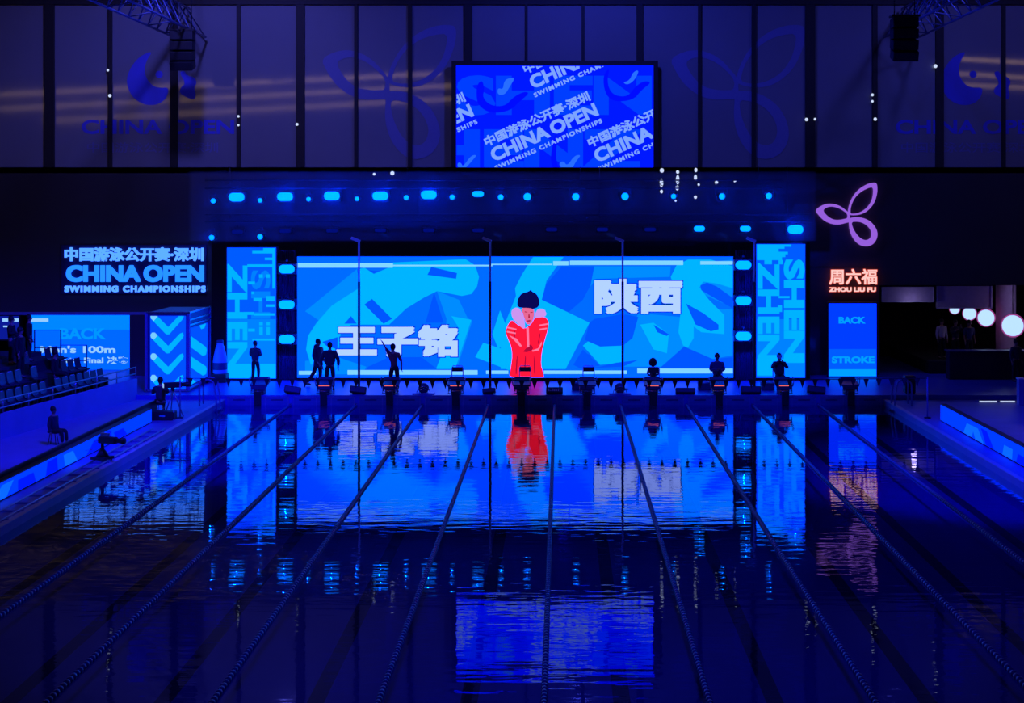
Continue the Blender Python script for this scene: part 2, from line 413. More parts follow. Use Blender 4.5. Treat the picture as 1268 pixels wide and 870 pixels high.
drp = [[(75,640),(95,640),(105,665),(150,600),(185,595),(160,625),(130,660),(110,680),(75,670)], [(645,640),(670,630),(690,660),(730,600),(770,595),(740,630),(715,680),(680,680),(650,665)],
       [(300,220),(330,230),(335,190),(350,170),(400,160),(370,210),(340,260),(300,260)], [(1000,190),(1040,180),(1060,130),(1095,120),(1070,175),(1030,205)]]
adopt(shapes('swimmer_marks', drp, YT+.006, emit('top_screen_mark', 40, 110, 255, 1, 1.4), None, Z3, TC, 2), t)
mb = MB()
for ox, oy in ((0, 0), (580, 5), (218, -408), (-700, 5)):
    for body, cx, cy, wz, hz, bo in ((CN, 520, 395, 640, 62, .02), ('CHINA\u2009OPEN', 560, 470, 645, 78, .035), ('SWIMMING CHAMPIONSHIPS', 585, 537, 655, 26, .04)):
        x, y = Z3(cx+ox, cy+oy)
        text('', body, x, y, x, y, YT, None, rot=24.2, bold=.015, fat=bo, sp=1.25 if body[0] == 'S' else 1, clip=TC, wh=(wz/4.529, hz/4.529), mb=mb)
adopt(mb.build('slogan_lettering', E_topT, tri=True), t)

# main stage screen
YM = 61.9; MC = (368.5, 318, 907.5, 467)
E_m = emit('stage_screen_blue', 0, 108, 255, 1.0, 3.2); E_mL = emit('stage_screen_cyan', 0, 180, 255, 1.0, 3.2); E_mM = emit('stage_screen_mid', 0, 140, 255, 1.0, 3.2)
E_mD = emit('stage_screen_deep', 0, 86, 255, 1.0, 3.2); E_bar = emit('stage_screen_bar', 130, 215, 255, 1.0, 2.0); E_nm = emit('stage_screen_name', 180, 212, 255, 1.0, 2.0)
E_ol = emit('stage_screen_outline', 0, 60, 200, 1, 1)
t = screen('stage_screen', 'wide stage screen showing an athlete in red between two names', 368, 317.5, 908, 467.5, YM, E_m, .025)
A = lambda x, y: (340 + x/4.227, 300 + y/4.227)
B = lambda x, y: (620 + x/4.227, 300 + y/4.227)
q = YM + .016
midA = [[(160,360),(430,140),(450,240),(235,410)], [(850,255),(965,300),(1010,395),(1035,410),(960,640),(890,560),(900,400)], [(160,620),(330,600),(480,650),(460,690),(160,690)]]
midB = [[(490,125),(890,125),(885,180),(500,190),(470,230)], [(700,420),(720,370),(940,390),(960,545),(840,650),(640,650),(650,520)], [(1010,350),(1215,350),(1215,590),(1110,610),(960,545),(1010,500)], [(1215,90),(1215,340),(1080,280),(890,190),(920,120)]]
adopt(shapes('shape_layer', [[A(*p) for p in s_] for s_ in midA] + [[B(*p) for p in s_] for s_ in midB], q, E_mM, None, clip=MC), t)
lightA = [[(440,140),(470,132),(520,165),(600,130),(620,105),(1000,88),(1050,120),(1070,180),(1060,230),(1030,270),(980,280),(850,255),(780,290),(690,345),(600,430),(400,430),(345,480),(330,600),(250,600),(190,640),(165,560),(175,490),(220,420),(300,330),(440,240)],
          [(925,385),(1030,405),(945,662),(845,662),(885,560),(955,590),(960,440)], [(1050,600),(1092,525),(1230,570),(1230,670)], [(1140,480),(1180,355),(1225,470),(1200,540),(1170,555)]]
lightB = [[(170,75),(330,75),(240,200),(215,300),(465,420),(340,662),(0,662),(0,480),(80,280),(75,240),(110,170)], [(430,540),(460,515),(530,545),(640,530),(640,630),(520,640)],
          [(890,180),(920,120),(980,90),(1100,90),(1215,125),(1215,240),(1130,215),(1060,205),(1040,235),(1090,300),(1170,380),(1170,480),(1050,470),(1010,440),(1010,500),(980,550),(955,540),(930,470),(945,330)], [(730,430),(800,420),(880,480),(870,580),(800,560)]]
adopt(shapes('light_shape_layer', [[A(*p) for p in s_] for s_ in lightA] + [[B(*p) for p in s_] for s_ in lightB], q-.006, E_mL, None, clip=MC), t)
deepA = [[(510,295),(615,400),(570,425),(470,325)], [(400,385),(430,425),(365,425)], [(820,128),(955,160),(950,190),(800,170)], [(490,650),(600,600),(770,600),(850,662),(480,665)], [(790,420),(835,262),(885,420)], [(490,145),(545,150),(520,163)], [(250,520),(330,495),(330,560),(270,540)]]
deepB = [[(320,125),(490,125),(470,225),(430,300),(355,365),(215,300),(240,215)], [(465,420),(490,400),(640,375),(720,390),(690,500),(640,540),(520,545),(440,510)], [(425,605),(455,583),(478,592),(450,622)], [(720,615),(640,650),(380,662),(520,650),(600,630)],
         [(1045,225),(1080,210),(1130,230),(1215,290),(1215,345),(1100,280),(1050,250)], [(970,320),(1060,370),(1140,430),(1140,455),(1100,465),(1020,430)], [(840,652),(960,545),(1110,610),(1215,600),(1215,665),(830,665)], [(380,640),(430,560),(520,645),(420,662)], [(800,430),(880,480),(870,490),(820,470)]]
adopt(shapes('deep_shape_layer', [[A(*p) for p in s_] for s_ in deepA] + [[B(*p) for p in s_] for s_ in deepB], q-.012, E_mD, None, clip=MC), t)
barA = [rect(122,108,620,132), rect(620,117,1140,125), rect(127,672,217,692), rect(382,668,1063,692), rect(1107,670,1210,688)]
barB = [rect(-60,112,270,118), rect(275,98,355,120), rect(362,95,955,118), rect(1045,98,1216,116), rect(-30,670,40,688), rect(225,670,660,688), rect(715,660,1216,685)]
adopt(shapes('white_bars', [[A(*p) for p in s_] for s_ in barA] + [[B(*p) for p in s_] for s_ in barB], q-.018, E_bar, None, clip=MC), t)
for nm, x0, y0, x1, y1 in (('王子铭', 416.5, 402, 567, 441.5), ('陕西', 736, 345, 845, 388.5)):
    adopt(text('name_outline', nm, x0-1.3, y0-1.3, x1+1.3, y1+1.3, q-.021, E_ol, bold=.0, fat=.085), t)
    adopt(text('name_lettering', nm, x0, y0, x1, y1, q-.025, E_nm, bold=.0, fat=.058), t)
# the athlete shown on the screen
G = lambda x, y: (600 + x/5.8, 350 + y/5.8)
ath = lambda n, polys, lay, m, sm=1: adopt(shapes(n, polys, q-.02-.004*lay, m, None, G, MC, sm), t)
E_r = emit('screen_red', 240, 18, 48, 1.6, 1.0); E_rd = emit('screen_dark_red', 175, 12, 60); E_pk = emit('screen_pink', 255, 120, 165); E_sk = emit('screen_skin', 232, 105, 150); E_hr = emit('screen_hair', 8, 8, 85); E_hd = emit('screen_glove', 205, 150, 240)
ath('picture_jacket', [[(195,262),(165,305),(150,350),(165,395),(190,450),(200,520),(190,600),(175,690),(430,690),(420,640),(405,590),(410,500),(430,420),(455,335),(462,275),(430,240),(360,250),(340,290),(315,312),(290,330),(235,300)]], 0, E_r)
ath('picture_face', [[(258,170),(352,180),(358,225),(348,272),(322,302),(298,294),(284,250)]], 1, E_sk)
ath('picture_folds', [[(320,440),(345,450),(350,480),(310,500),(270,495),(290,480)], [(230,520),(240,520),(232,660),(220,660)], [(290,520),(300,520),(296,610),(284,610)], [(350,520),(358,520),(366,660),(355,660)], [(215,340),(225,345),(215,420),(205,410)], [(395,360),(404,360),(390,440),(380,440)]], 1, E_rd)
ath('picture_stripes', [[(165,315),(230,330),(228,340),(160,325)], [(160,345),(225,358),(224,368),(160,356)], [(175,375),(230,400),(270,455),(255,458),(215,415)], [(395,300),(455,290),(455,300),(395,312)], [(395,330),(450,322),(448,332),(395,342)], [(300,320),(318,320),(322,460),(306,465)], [(340,485),(385,470),(410,420),(412,440),(390,485),(345,495)]], 2, E_pk, 0)
ath('picture_hands', [[(190,205),(215,178),(250,180),(268,215),(285,250),(292,335),(265,322),(235,290),(200,255)], [(385,185),(430,188),(446,225),(430,245),(385,250),(355,256),(366,215)]], 3, E_hd)
ath('picture_hair', [[(233,150),(243,105),(268,75),(318,62),(332,48),(345,66),(376,80),(396,130),(390,172),(352,190),(320,180),(262,180),(240,172)]], 4, E_hr)
ath('picture_features', [[(288,205),(308,208),(308,213),(288,211)], [(328,210),(346,208),(346,214),(328,215)], [(305,270),(330,266),(328,277),(308,279)], [(316,225),(322,225),(326,250),(314,251)]], 5, E_rd, 0)

# side panels
E_pB = emit('panel_blue', 0, 92, 255, 1.0, 3.2); E_pL = emit('panel_cyan', 0, 178, 255, 1.0, 3.2); E_pM = emit('panel_mid', 0, 130, 255, 1.0, 3.2)
t = screen('vertical_screen', 'tall screen with turned ZHEN letters at the left of the stage', 281, 306.5, 342, 468.5, YM, E_pB, .05)
LC = (281.5, 307, 341.5, 468); LZ = lambda x, y: (270 + x/4.833, 295 + y/4.833)
adopt(shapes('lower_tint', [rect(281.5, 395, 341.5, 468)], YM+.016, E_pM, None, clip=LC), t)
x, y = LZ(115, 470); adopt(text('turned_lettering', 'ZHEN', x, y, x, y, YM+.010, E_pL, rot=-90, bold=.02, fat=.03, wh=(132, 25), clip=LC), t)
x, y = LZ(255, 500); adopt(text('turned_lettering', 'SHEN', x, y, x, y, YM+.010, E_pM, rot=-90, bold=.03, wh=(128, 24), clip=LC), t)
strL = [rect(205,75,340,90), rect(270,58,340,75), rect(280,115,340,130), rect(325,90,340,300), rect(175,155,330,172), rect(180,258,220,275), rect(245,215,268,236), rect(288,215,310,236), rect(212,356,262,376), rect(288,345,340,375), rect(200,318,216,334), rect(155,440,215,458), rect(215,448,340,462), rect(180,540,220,558), rect(247,500,268,520), rect(247,530,268,578), rect(290,500,310,520), rect(290,530,310,578), rect(288,395,340,410), rect(60,750,345,840), rect(205,600,340,612)]
adopt(shapes('bright_bars', strL, YM+.004, E_pL, None, LZ, LC), t)
t = screen('vertical_screen', 'tall screen with turned SHEN letters at the right of the stage', 936.5, 302, 997, 467.5, YM, E_pB, .05)
RC = (937, 302.5, 996.5, 467); RZ = lambda x, y: (930 + x/4.827, 295 + y/4.833)
adopt(shapes('lower_tint', [rect(937, 395, 996.5, 467)], YM+.016, E_pM, None, clip=RC), t)
x, y = RZ(258, 430); adopt(text('turned_lettering', 'SHEN', x, y, x, y, YM+.010, E_pL, rot=-90, bold=.05, wh=(126, 26), clip=RC), t)
x, y = RZ(105, 440); adopt(text('turned_lettering', 'ZHEN', x, y, x, y, YM+.013, E_pL, rot=-90, bold=.02, fat=.03, wh=(122, 27), clip=RC), t)
strR = [rect(35,35,240,50), rect(35,50,200,62), rect(35,62,165,80), rect(35,80,220,95), rect(35,95,205,112), rect(35,112,185,130), rect(80,130,125,155), rect(165,130,190,155), rect(35,720,320,745), rect(35,745,130,820), rect(60,320,90,345), rect(165,345,230,358), rect(160,400,185,440)]
adopt(shapes('bright_bars', strR, YM+.004, E_pL, None, RZ, RC), t)

# left scoreboard screen
YS = 66.0
E_s = emit('score_blue', 0, 105, 255, 1.0, 2.2); E_s2 = emit('score_top', 0, 135, 255, 1.0, 2.2); E_sT = emit('score_cyan', 0, 150, 255, 1, 1.3); E_sW = emit('score_text', 150, 205, 255, 1, 1.1)
t = screen('scoreboard_screen', 'left scoreboard screen reading BACK and 100m behind the stand', 38, 389.5, 162, 470, YS, E_s, .06)
SCL = (38.5, 390, 161.5, 469.5)
adopt(shapes('top_tint', [rect(38,390,162,408)], YS+.014, E_s2, None), t)
adopt(shapes('white_bar', [rect(38,394,60,398)], YS+.008, E_sW, None, clip=SCL), t)
adopt(text('heading_lettering', 'BACK', 74, 406, 131.5, 420, YS+.008, E_sT, bold=.04), t)
adopt(text('event_lettering', "Men's 100m", 50, 428, 143, 437, YS+.004, E_sW, bold=.035), t)
adopt(text('event_lettering', "Swim Final 决赛", 70, 441, 160, 450, YS+.004, E_sW, bold=.03), t)
t = screen('scoreboard_screen', 'short strip screen with white bars at the far left under the fascia', -16, 391, 24, 420, YS, emit('strip_screen', 10, 25, 150), .06)
adopt(shapes('white_bar', [rect(3,394,10,398), rect(13,394,23,398), rect(4,403,18,405)], YS+.01, E_sW, None), t)

# backstroke poster screen (the cartoon on it is left out)
YB = 63.0
E_b = emit('poster_blue', 0, 62, 250, 1.0, 2.2); E_bT = emit('poster_cyan', 0, 160, 255, 1.0, 2.2); E_bL = emit('poster_low', 0, 92, 255, 1.0, 2.2)
t = screen('poster_screen', 'blue upright screen reading BACK STROKE below the orange sign', 1026, 375.5, 1085.5, 466, YB, E_b, .05)
adopt(shapes('lower_tint', [rect(1026.5, 432, 1085, 465.5)], YB+.014, E_bL, None), t)
adopt(shapes('lower_band', [rect(1026.5, 457, 1085, 465.5)], YB+.010, E_bT, None), t)
adopt(text('lettering', 'BACK', 1038.5, 392, 1072, 400.5, YB+.008, E_bT, bold=.05), t)
adopt(text('lettering', 'STROKE', 1030, 441, 1083, 449.5, YB+.008, E_bT, bold=.05), t)

# ------------------------------------------------------------------ signs on the fascia
YG = YF - .02
t = thing('wall_sign', 'glowing blue CHINA OPEN sign on the dark left fascia', 'sign', P(167,364,YG))
E_g = emit('sign_ice_blue', 40, 150, 255, 1.0, 2.2); E_g2 = emit('sign_pale', 95, 178, 255, 1.0, 2.2)
for nm, body, x0, y0, x1, y1, bo, m_ in (('chinese_lettering', CN, 80, 306, 252, 323.5, .022, E_g2), ('lettering', 'CHINA\u2009OPEN', 82, 328, 252.5, 349, .04, E_g), ('small_lettering', 'SWIMMING CHAMPIONSHIPS', 80, 353.5, 254.5, 361.5, .045, E_g2)):
    adopt(text(nm, body, x0, y0, x1, y1, YG-.16, m_, bold=.015, fat=bo, sp=1.25 if body[0] == 'S' else 1, depth=.08), t)
bk = MB()
a, b = P(76,364,YG), P(256,303,YG)
bk.box(a.x, b.x, YG-.05, YG, a.z, b.z, bev=.02)
adopt(bk.build('backing_board', mat('sign_board_blue', (.008,.01,.09), .4)), t)
t = thing('wall_sign', 'small glowing orange-white sign with three characters on the right fascia', 'sign', P(1056,362,YG))
E_o = emit('sign_cream', 255, 205, 200, 1.0); E_oe = emit('sign_orange', 235, 80, 60, 1.0)
for nm, body, x0, y0, x1, y1, bo in (('chinese_lettering', '周六福', 1027, 333, 1086, 352, .016), ('lettering', 'ZHOU LIU FU', 1027, 355.5, 1084.5, 361, .07)):
    adopt(text(nm, body, x0, y0, x1, y1, YG-.16, E_o, bold=.0, fat=bo, depth=.04), t)
    adopt(text('glowing_edge', body, x0-.5, y0-.5, x1+.5, y1+.5, YG-.10, E_oe, fat=bo+.02, depth=.06), t)
t = thing('emblem_sign', 'purple three petal neon emblem on the right fascia', 'sign', P(1050,300,YG))
for o in emblem('petal', emit('neon_purple', 150, 95, 220, 1, 1.0), YG-.08, 1005+400/8.7, 215+470/8.7, (1,0,0,1), .08, each=True): adopt(o, t)
for o in [c for c in t.children]:
    pass

# ------------------------------------------------------------------ stage drapes
sbox('wall_stage_drape', M_black, P(262,0,62.5).x, P(1003,0,62.5).x, 62.5, 62.6, ZD, P(0,300,62.5).z)
for n_, (x0, x1) in enumerate(((345,365.5), (910.5,933.5))):
    a, b = P(x0,470,62.1), P(x1,310,62.1)
    d = MB()
    nf = 8
    pts = [(a.x + (b.x-a.x)*i/(nf*2), 62.1 + .05*math.sin(i*math.pi/1.0+.5*math.pi*(i % 2))) for i in range(nf*2+1)]
    for i in range(nf*2): d.add([(pts[i][0],pts[i][1],ZD),(pts[i+1][0],pts[i+1][1],ZD),(pts[i+1][0],pts[i+1][1],b.z),(pts[i][0],pts[i][1],b.z)], [(0,1,2,3)])
    for i in range(nf*2): d.add([(pts[i][0],pts[i][1]+.1,ZD),(pts[i+1][0],pts[i+1][1]+.1,ZD),(pts[i+1][0],pts[i+1][1]+.1,b.z),(pts[i][0],pts[i][1]+.1,b.z)], [(0,1,2,3)])
    o = d.build('drape', mat('navy_drape', (.03,.03,.12), .8)); tag(o, f'dark drape strip behind three lamps, {"left" if n_ == 0 else "right"} of the stage screen', 'drape')

# ------------------------------------------------------------------ trusses and lamps
def truss(name, label, p0, p1, sz=.32, m=M_metal, cells=None, hang=1):
    p0, p1 = Vector(p0), Vector(p1); t = thing(name, label, 'truss', p0)
    d = p1-p0; u = d.normalized(); up = Vector((0,0,1)); sd = u.cross(up).normalized()
    c = [sd*sz/2*a + up*sz/2*b for a, b in ((-1,-1),(1,-1),(1,1),(-1,1))]
    for q_ in c: MB().tube([q_, d+q_], .028, 8).build('chord', m, t)
    n = cells or max(2, int(d.length/.6)); mb = MB()
    for i in range(n):
        for f_ in range(4):
            a, b = c[f_], c[(f_+1) % 4]
            if i % 2: a, b = b, a
            mb.tube([a + d*i/n, b + d*(i+1)/n], .013, 5, caps=False)
    mb.build('lattice', m, t)
    for f_ in (.04, .35, .65, .96):
        q_ = d*f_; MB().tube([q_, q_ + Vector((0, 0, ztop-p0.z+.02 if hang == 1 else hang))], .012, 6).build('hanging_cable', m, t)
    return t
YL = 63.3
truss('lighting_truss', 'upper dark lighting truss above the stage screen', P(255,228,YL), P(968,228,YL), .34)
truss('lighting_truss', 'lower dark lighting truss just above the stage screen', P(255,270,YL), P(1005,270,YL), .3)

def make_round():
    t = thing('spot_lamp', '', 'stage lamp')
    MB().lathe([(.001,.02),(.07,.0),(.10,.04),(.115,.12),(.12,.3),(.08,.4),(.001,.42)], (0,0,0), 16, 'Y').build('housing', M_metal, t)
    MB().lathe([(.001,-.02),(.05,-.015),(.085,.0),(.001,.012)], (0,0,0), 18, 'Y').build('lens', E_disp, t)
    mb = MB(); mb.tube([(-.15,.2,0),(-.15,.2,.2),(.15,.2,.2),(.15,.2,0)], .018, 6); mb.build('yoke', M_metal, t)
    MB().box(-.05,.05,.16,.24,.2,.30,bev=.01).build('clamp', M_metal, t); return t
def rounded(mb, w_, h_, y, n=6, r=None):
    r = r or h_/2; pts = []
    for cx, cz, a0 in ((w_/2-r,h_/2-r,0),(-w_/2+r,h_/2-r,90),(-w_/2+r,-h_/2+r,180),(w_/2-r,-h_/2+r,270)):
        for i in range(n+1): a = R(a0+90*i/n); pts.append((cx+r*math.cos(a), y, cz+r*math.sin(a)))
    return pts
def make_wide(lit=True, w_=.66, h_=.36):
    t = thing('blinder_lamp' if lit else 'unlit_lamp', '', 'stage lamp')
    MB().box(-w_/2-.05, w_/2+.05, .0, .3, -h_/2-.05, h_/2+.05, bev=.03).build('housing', M_metal, t)
    mb = MB(); pts = rounded(mb, w_, h_, -.02); mb.prism(pts, (0,.03,0)); mb.build('lens', E_disp if lit else E_dim, t)
    mb = MB(); mb.tube([(-w_/2-.08,.15,0),(-w_/2-.08,.15,h_/2+.14),(w_/2+.08,.15,h_/2+.14),(w_/2+.08,.15,0)], .018, 6); mb.build('yoke', M_metal, t)
    MB().box(-.05,.05,.11,.19,h_/2+.14,h_/2+.24,bev=.01).build('clamp', M_metal, t); return t
GLOW = 2.8
def glow(loc, e, parent, r=.015):
    l = D.lights.new('lamp_light', 'POINT'); l.energy = e; l.color = (.0,.025,1); l.shadow_soft_size = r
    o = D.objects.new('lamp_light', l); COL.objects.link(o); o.location = loc; o.parent = parent
pr, pw, pu, prc = make_round(), make_wide(), make_wide(False, .6, .2), make_wide(True, .48, .24)
used = set()
def put(proto, px, py, label, group, Y=YL-.17, e=0, sc=1):
    o = proto if proto.name not in used else copy_tree(proto); used.add(proto.name)
    o.location = P(px, py, Y); o['label'] = label; o['group'] = group; o.scale = (sc,)*3
    if e: glow((0,-.22,0), e*GLOW, o)
    return o
rl = [(264,248.5,.9),(322,248,.8),(382,246.5,.8),(442,246,.8),(503,244.5,.9),(560,244,.9),(620,244,1),(653,243.5,1.35),(713,243.5,1.3),(774,243,1.3),(834,243,.9),(894,243,1.1),(952,242.5,1.1)]
for i, (x, y, s_) in enumerate(rl): put(pr, x, y, f'round blue spot lamp on the upper truss, {ORD[i]} of the round ones', 'round lamps on the upper truss', e=5*s_, sc=s_*1.35)
for i, (x, y) in enumerate(((293,244),(353,243.5),(411,242.5),(471,242.5),(531,241))): put(pw, x, y, f'wide cyan blinder lamp on the upper truss, {ORD[i]} of the wide ones', 'wide lamps on the upper truss', e=24)
put(prc, 592, 240, 'flat rectangular cyan lamp on the upper truss under the hanging screen', 'rectangular lamps', e=3)
for i, (x, y) in enumerate(((262,294),(322,293))): put(pr, x, y, f'round blue lamp on the lower truss above the tall left screen, {"left" if i == 0 else "right"} of the pair', 'round lamps on the lower truss', e=5, sc=1.3)
for i, (x, y) in enumerate(((866,283),(923,283))): put(prc, x, y, f'flat rectangular cyan lamp on the lower truss at the right, {"first" if i == 0 else "second"} of two', 'rectangular lamps', sc=.95)
put(pw, 985, 284, 'wide cyan blinder lamp at the right end of the lower truss', 'wide lamps on the lower truss', e=30)
for i, (x, y) in enumerate(((294,287),(353,286),(411,285.5),(471,285),(531,285),(592,285),(683,284),(746,284),(805,284))): put(pu, x, y, f'unlit dim lamp on the lower truss, {ORD[i]}', 'unlit lamps on the lower truss', sc=.8)
for k_, (x, ys) in enumerate(((355,(333,377,420)), (920.5,(328,372,416)))):
    for i, y in enumerate(ys):
        o = put(pw, x, y, f'wide cyan blinder lamp {("at the top", "in the middle", "at the bottom")[i]} of the drape strip {("left", "right")[k_]} of the stage screen', 'blinder lamps beside the stage screen', Y=61.55, e=14, sc=.98)
# white pin lamps on the gallery edge and on mullions
def pin(px, py, Y, label, r=.06, h=.0, grp='white pin lamps on the upper wall'):
    c = P(px, py, Y); t = thing('pin_lamp', label, 'small lamp', c, 0, grp)
    mb = MB().sphere((0,-.05,0), r, 10, (1,1,1+h)); mb.build('bulb', E_wht, t)
    MB().box(-r*.9, r*.9, -.05, .0, -r*(1+h)*1.0, r*(1+h)*1.0, bev=.01).build('backplate', M_metal, t)
pl = [(819.5,211,.10,.1,'topmost of the left column right of the hanging screen'),(819,226.5,.085,1.5,'long one in the left column right of the hanging screen'),(819,237,.07,.3,'lowest of the left column right of the hanging screen'),
 (839,213,.08,0,'topmost of the middle column right of the hanging screen'),(839,222.5,.085,1.7,'long one in the middle column right of the hanging screen'),(838.5,232.5,.085,.4,'lowest of the middle column right of the hanging screen'),
 (861.5,210.5,.075,.4,'topmost of the right column right of the hanging screen'),(861,220,.075,1.1,'long one in the right column right of the hanging screen'),(865,228.5,.06,0,'small one below the right column'),
 (887,226,.085,0,'single one above the fourth last round lamp'),(910,224.5,.06,0,'single one just right of the lamp columns'),(861,244,.075,.1,'one level with the round truss lamps'),(836.5,248.5,.05,0,'tiny one below a round truss lamp')]
for x, y, r_, h_, tx in pl: pin(x, y, YF-.02, f'white pin lamp, {tx}', r_*.9, h_, 'white pin lamps on the fascia')
pu2 = [(134,87,.06,'left of the swirl projection'),(136.5,118.5,.08,'below and left of the swirl projection'),(295.5,144,.06,'upper of two right of the left projection'),(295.5,155,.055,'lower of two right of the left projection'),(368,154,.07,'on the thick mullion left of the hanging screen'),
 (463.5,215.5,.06,'left of two under the left petal emblem'),(486,214.5,.09,'right of two under the left petal emblem'),(998.5,148,.08,'left of two on the thick right mullion'),(1009,147.5,.06,'right of two on the thick right mullion'),
 (1080,117.5,.07,'upper of two above the right gallery'),(1080,125.5,.06,'middle of the column above the right gallery'),(1083.5,147.5,.08,'lowest of the column above the right gallery'),(1158,82,.09,'beside the right swirl projection')]
for x, y, r_, tx in pu2: pin(x, y, (YW-.16 if y < 205 else YF-.02), f'white pin lamp, {tx}', r_)

# ------------------------------------------------------------------ roof trusses and hanging speaker
ZT = 15.4
for sd, xs in (('left', (-16.5, -17.95)), ('right', (15.0, 16.6))):
    t = thing('roof_truss', f'blue lit roof truss running back at the upper {sd} corner', 'roof truss', (xs[0], 56, ZT))
    for x, z in ((xs[0],0), (xs[1],0), ((xs[0]+xs[1])/2, 1.3)):
        MB().tube([(x-xs[0],-10,z),(x-xs[0],13.6,z)], .055, 8).build('chord', M_bmetal, t)
    mb = MB()
    for i in range(16):
        y0, y1 = -10+1.47*i, -10+1.47*(i+1); xm = (xs[1]-xs[0])/2
        for xx in (0, xs[1]-xs[0]): mb.tube([(xx,y0,0),(xm,(y0+y1)/2,1.3),(xx,y1,0)], .03, 6)
        if i % 2 == 0: mb.tube([(0,y0,0),(xs[1]-xs[0],y1,0)], .03, 6)
    mb.build('lattice', M_bmetal, t)
for sd, x, y in (('left', 226, 66), ('right', 1120, 52)):
    c = P(x, y, 66 if sd == 'left' else 59); t = thing('speaker_array', f'black hanging loudspeaker array near the {sd} roof truss', 'loudspeaker', c)
    for i in range(4):
        Mx = Matrix.Translation((0,0,.75-.42*i)) @ Matrix.Rotation(R(-4+8*i), 4, 'X')
        MB().box(-.5,.5,-.3,.35,-.19,.19, Mx, bev=.03).build('speaker_box', M_dark, t)
    MB().box(-.55,.55,-.3,.3,.97,1.05).build('fly_bar', M_metal, t)
    MB().tube([(-.4,0,1.0),(-.4,0,zt-c.z)], .02, 6).tube([(.4,0,1.0),(.4,0,zt-c.z)], .02, 6).build('hanging_cable', M_metal, t)

# ------------------------------------------------------------------ pool furniture
# lane ropes
def rope_profile(L_):
    prof = []; y = 0
    while y < L_:
        prof += [(.02,y),(.052,y+.01),(.052,y+.10),(.02,y+.11)]; y += .16
    return prof
proto = None
for i in range(9):
    n = i-4; x = -.26+2.5*n
    if proto is None:
        t = thing('lane_rope', '', 'lane rope', (x, 7, .02)); L_ = YE-7-.45
        MB().lathe(rope_profile(L_), (0,0,0), 8, 'Y').build('float_string', M_rope, t)['kind'] = 'stuff'
        MB().tube([(0,-.3,0),(0,L_+.4,0)], .012, 6).build('cable', M_cable, t)
        MB().box(-.035,.035,L_+.1,L_+.4,-.03,.06,bev=.01).build('tensioner', M_steel, t)
        proto = t
    else: t = copy_tree(proto); t.location = (x, 7, .02)
    t['label'] = f'long blue lane rope on the water, {ORD[i]} of nine'; t['group'] = 'lane ropes'
# touch pads
proto = None
for i in range(10):
    x = -.26-11.25+2.5*i
    if proto is None:
        t = thing('touch_pad', '', 'touch pad', (x, YE, 0))
        MB().box(-1.17,1.17,-.035,-.002,-.55,.30,bev=.008).build('panel', M_pad, t)
        mb = MB()
        for a in (-1.17, -.30, .26, 1.13): mb.box(a,a+.04,-.05,-.03,-.5,.33)
        mb.box(-1.17,1.17,-.05,-.03,.29,.33); mb.box(-1.17,1.17,-.046,-.03,.12,.135); mb.build('frame', M_bmetal, t)
        mb = MB(); mb.box(-.95,-.5,-.042,-.034,.17,.22); mb.box(.5,.95,-.042,-.034,.17,.22); mb.build('marking', M_navy, t)
        proto = t
    else: t = copy_tree(proto); t.location = (x, YE, 0)
    t['label'] = f'blue timing touch pad on the pool end wall, {ORD[i]} of ten'; t['group'] = 'touch pads'
# starting blocks
def make_block(lit):
    t = thing('starting_block', '', 'starting block')
    MB().box(-.19,.19,-.04,.42,0,.34,bev=.03).build('pedestal', M_dark, t)
    MB().box(-.13,.13,-.26,-.162,-.37,.16,bev=.015).box(-.1,.1,-.17,.0,.04,.14).build('wall_bracket', M_dark, t)
    mb = MB(); mb.prism([(-.33,-.10,.33),(-.33,.62,.45),(-.33,.62,.52),(-.33,-.10,.40)], (.66,0,0)); mb.build('platform', M_navy, t)
    mb = MB(); mb.prism([(-.29,.36,.47),(-.29,.60,.51),(-.29,.64,.62),(-.29,.58,.62)], (.58,0,0)); mb.build('foot_wedge', M_navy, t)
    MB().box(-.28,.28,-.125,-.10,.20,.33,bev=.01).build('front_panel', M_navy, t)
    mb = MB(); mb.tube([(-.24,-.12,.19),(-.27,-.2,.17),(.27,-.2,.17),(.24,-.12,.19)], .014, 6); mb.build('grip_bar', M_steel, t)
    mb = MB(); mb.tube([(-.30,-.1,.08),(.30,-.1,.08)], .014, 6); mb.tube([(-.28,-.05,.08),(-.28,-.05,.33)], .014, 6); mb.tube([(.28,-.05,.08),(.28,-.05,.33)], .014, 6); mb.build('start_rail', M_steel, t)
    for s_ in (-1, 1):
        MB().tube([(s_*.34,-.05,.40),(s_*.36,-.04,.62),(s_*.36,.25,.66),(s_*.34,.3,.48)], .016, 6).build('side_handle', M_bmetal, t)
    if lit:
        o = MB().box(-.21,.21,-.115,-.10,.345,.375,bev=.006).build('light_bar', E_red, t); o['label'] = 'glowing red light bar'
    return t
pb = [make_block(True), make_block(False)]; ub = set()
blk = [(236,0),(318,0),(398,1),(480,1),(564,1),(646,0),(729,0),(811,1),(893,1),(978,1),(1060,0)][1:]
for i, (px, lit) in enumerate(blk):
    pt = pb[0] if lit else pb[1]
    o = pt if pt.name not in ub else copy_tree(pt); ub.add(pt.name)
    o.location = (-.26-11.25+2.5*i, YE+.10, ZD); o['group'] = 'starting blocks'
    o['label'] = f'dark starting block {"with a red light bar" if lit else "without a light"}, {ORD[i]} on the pool end'
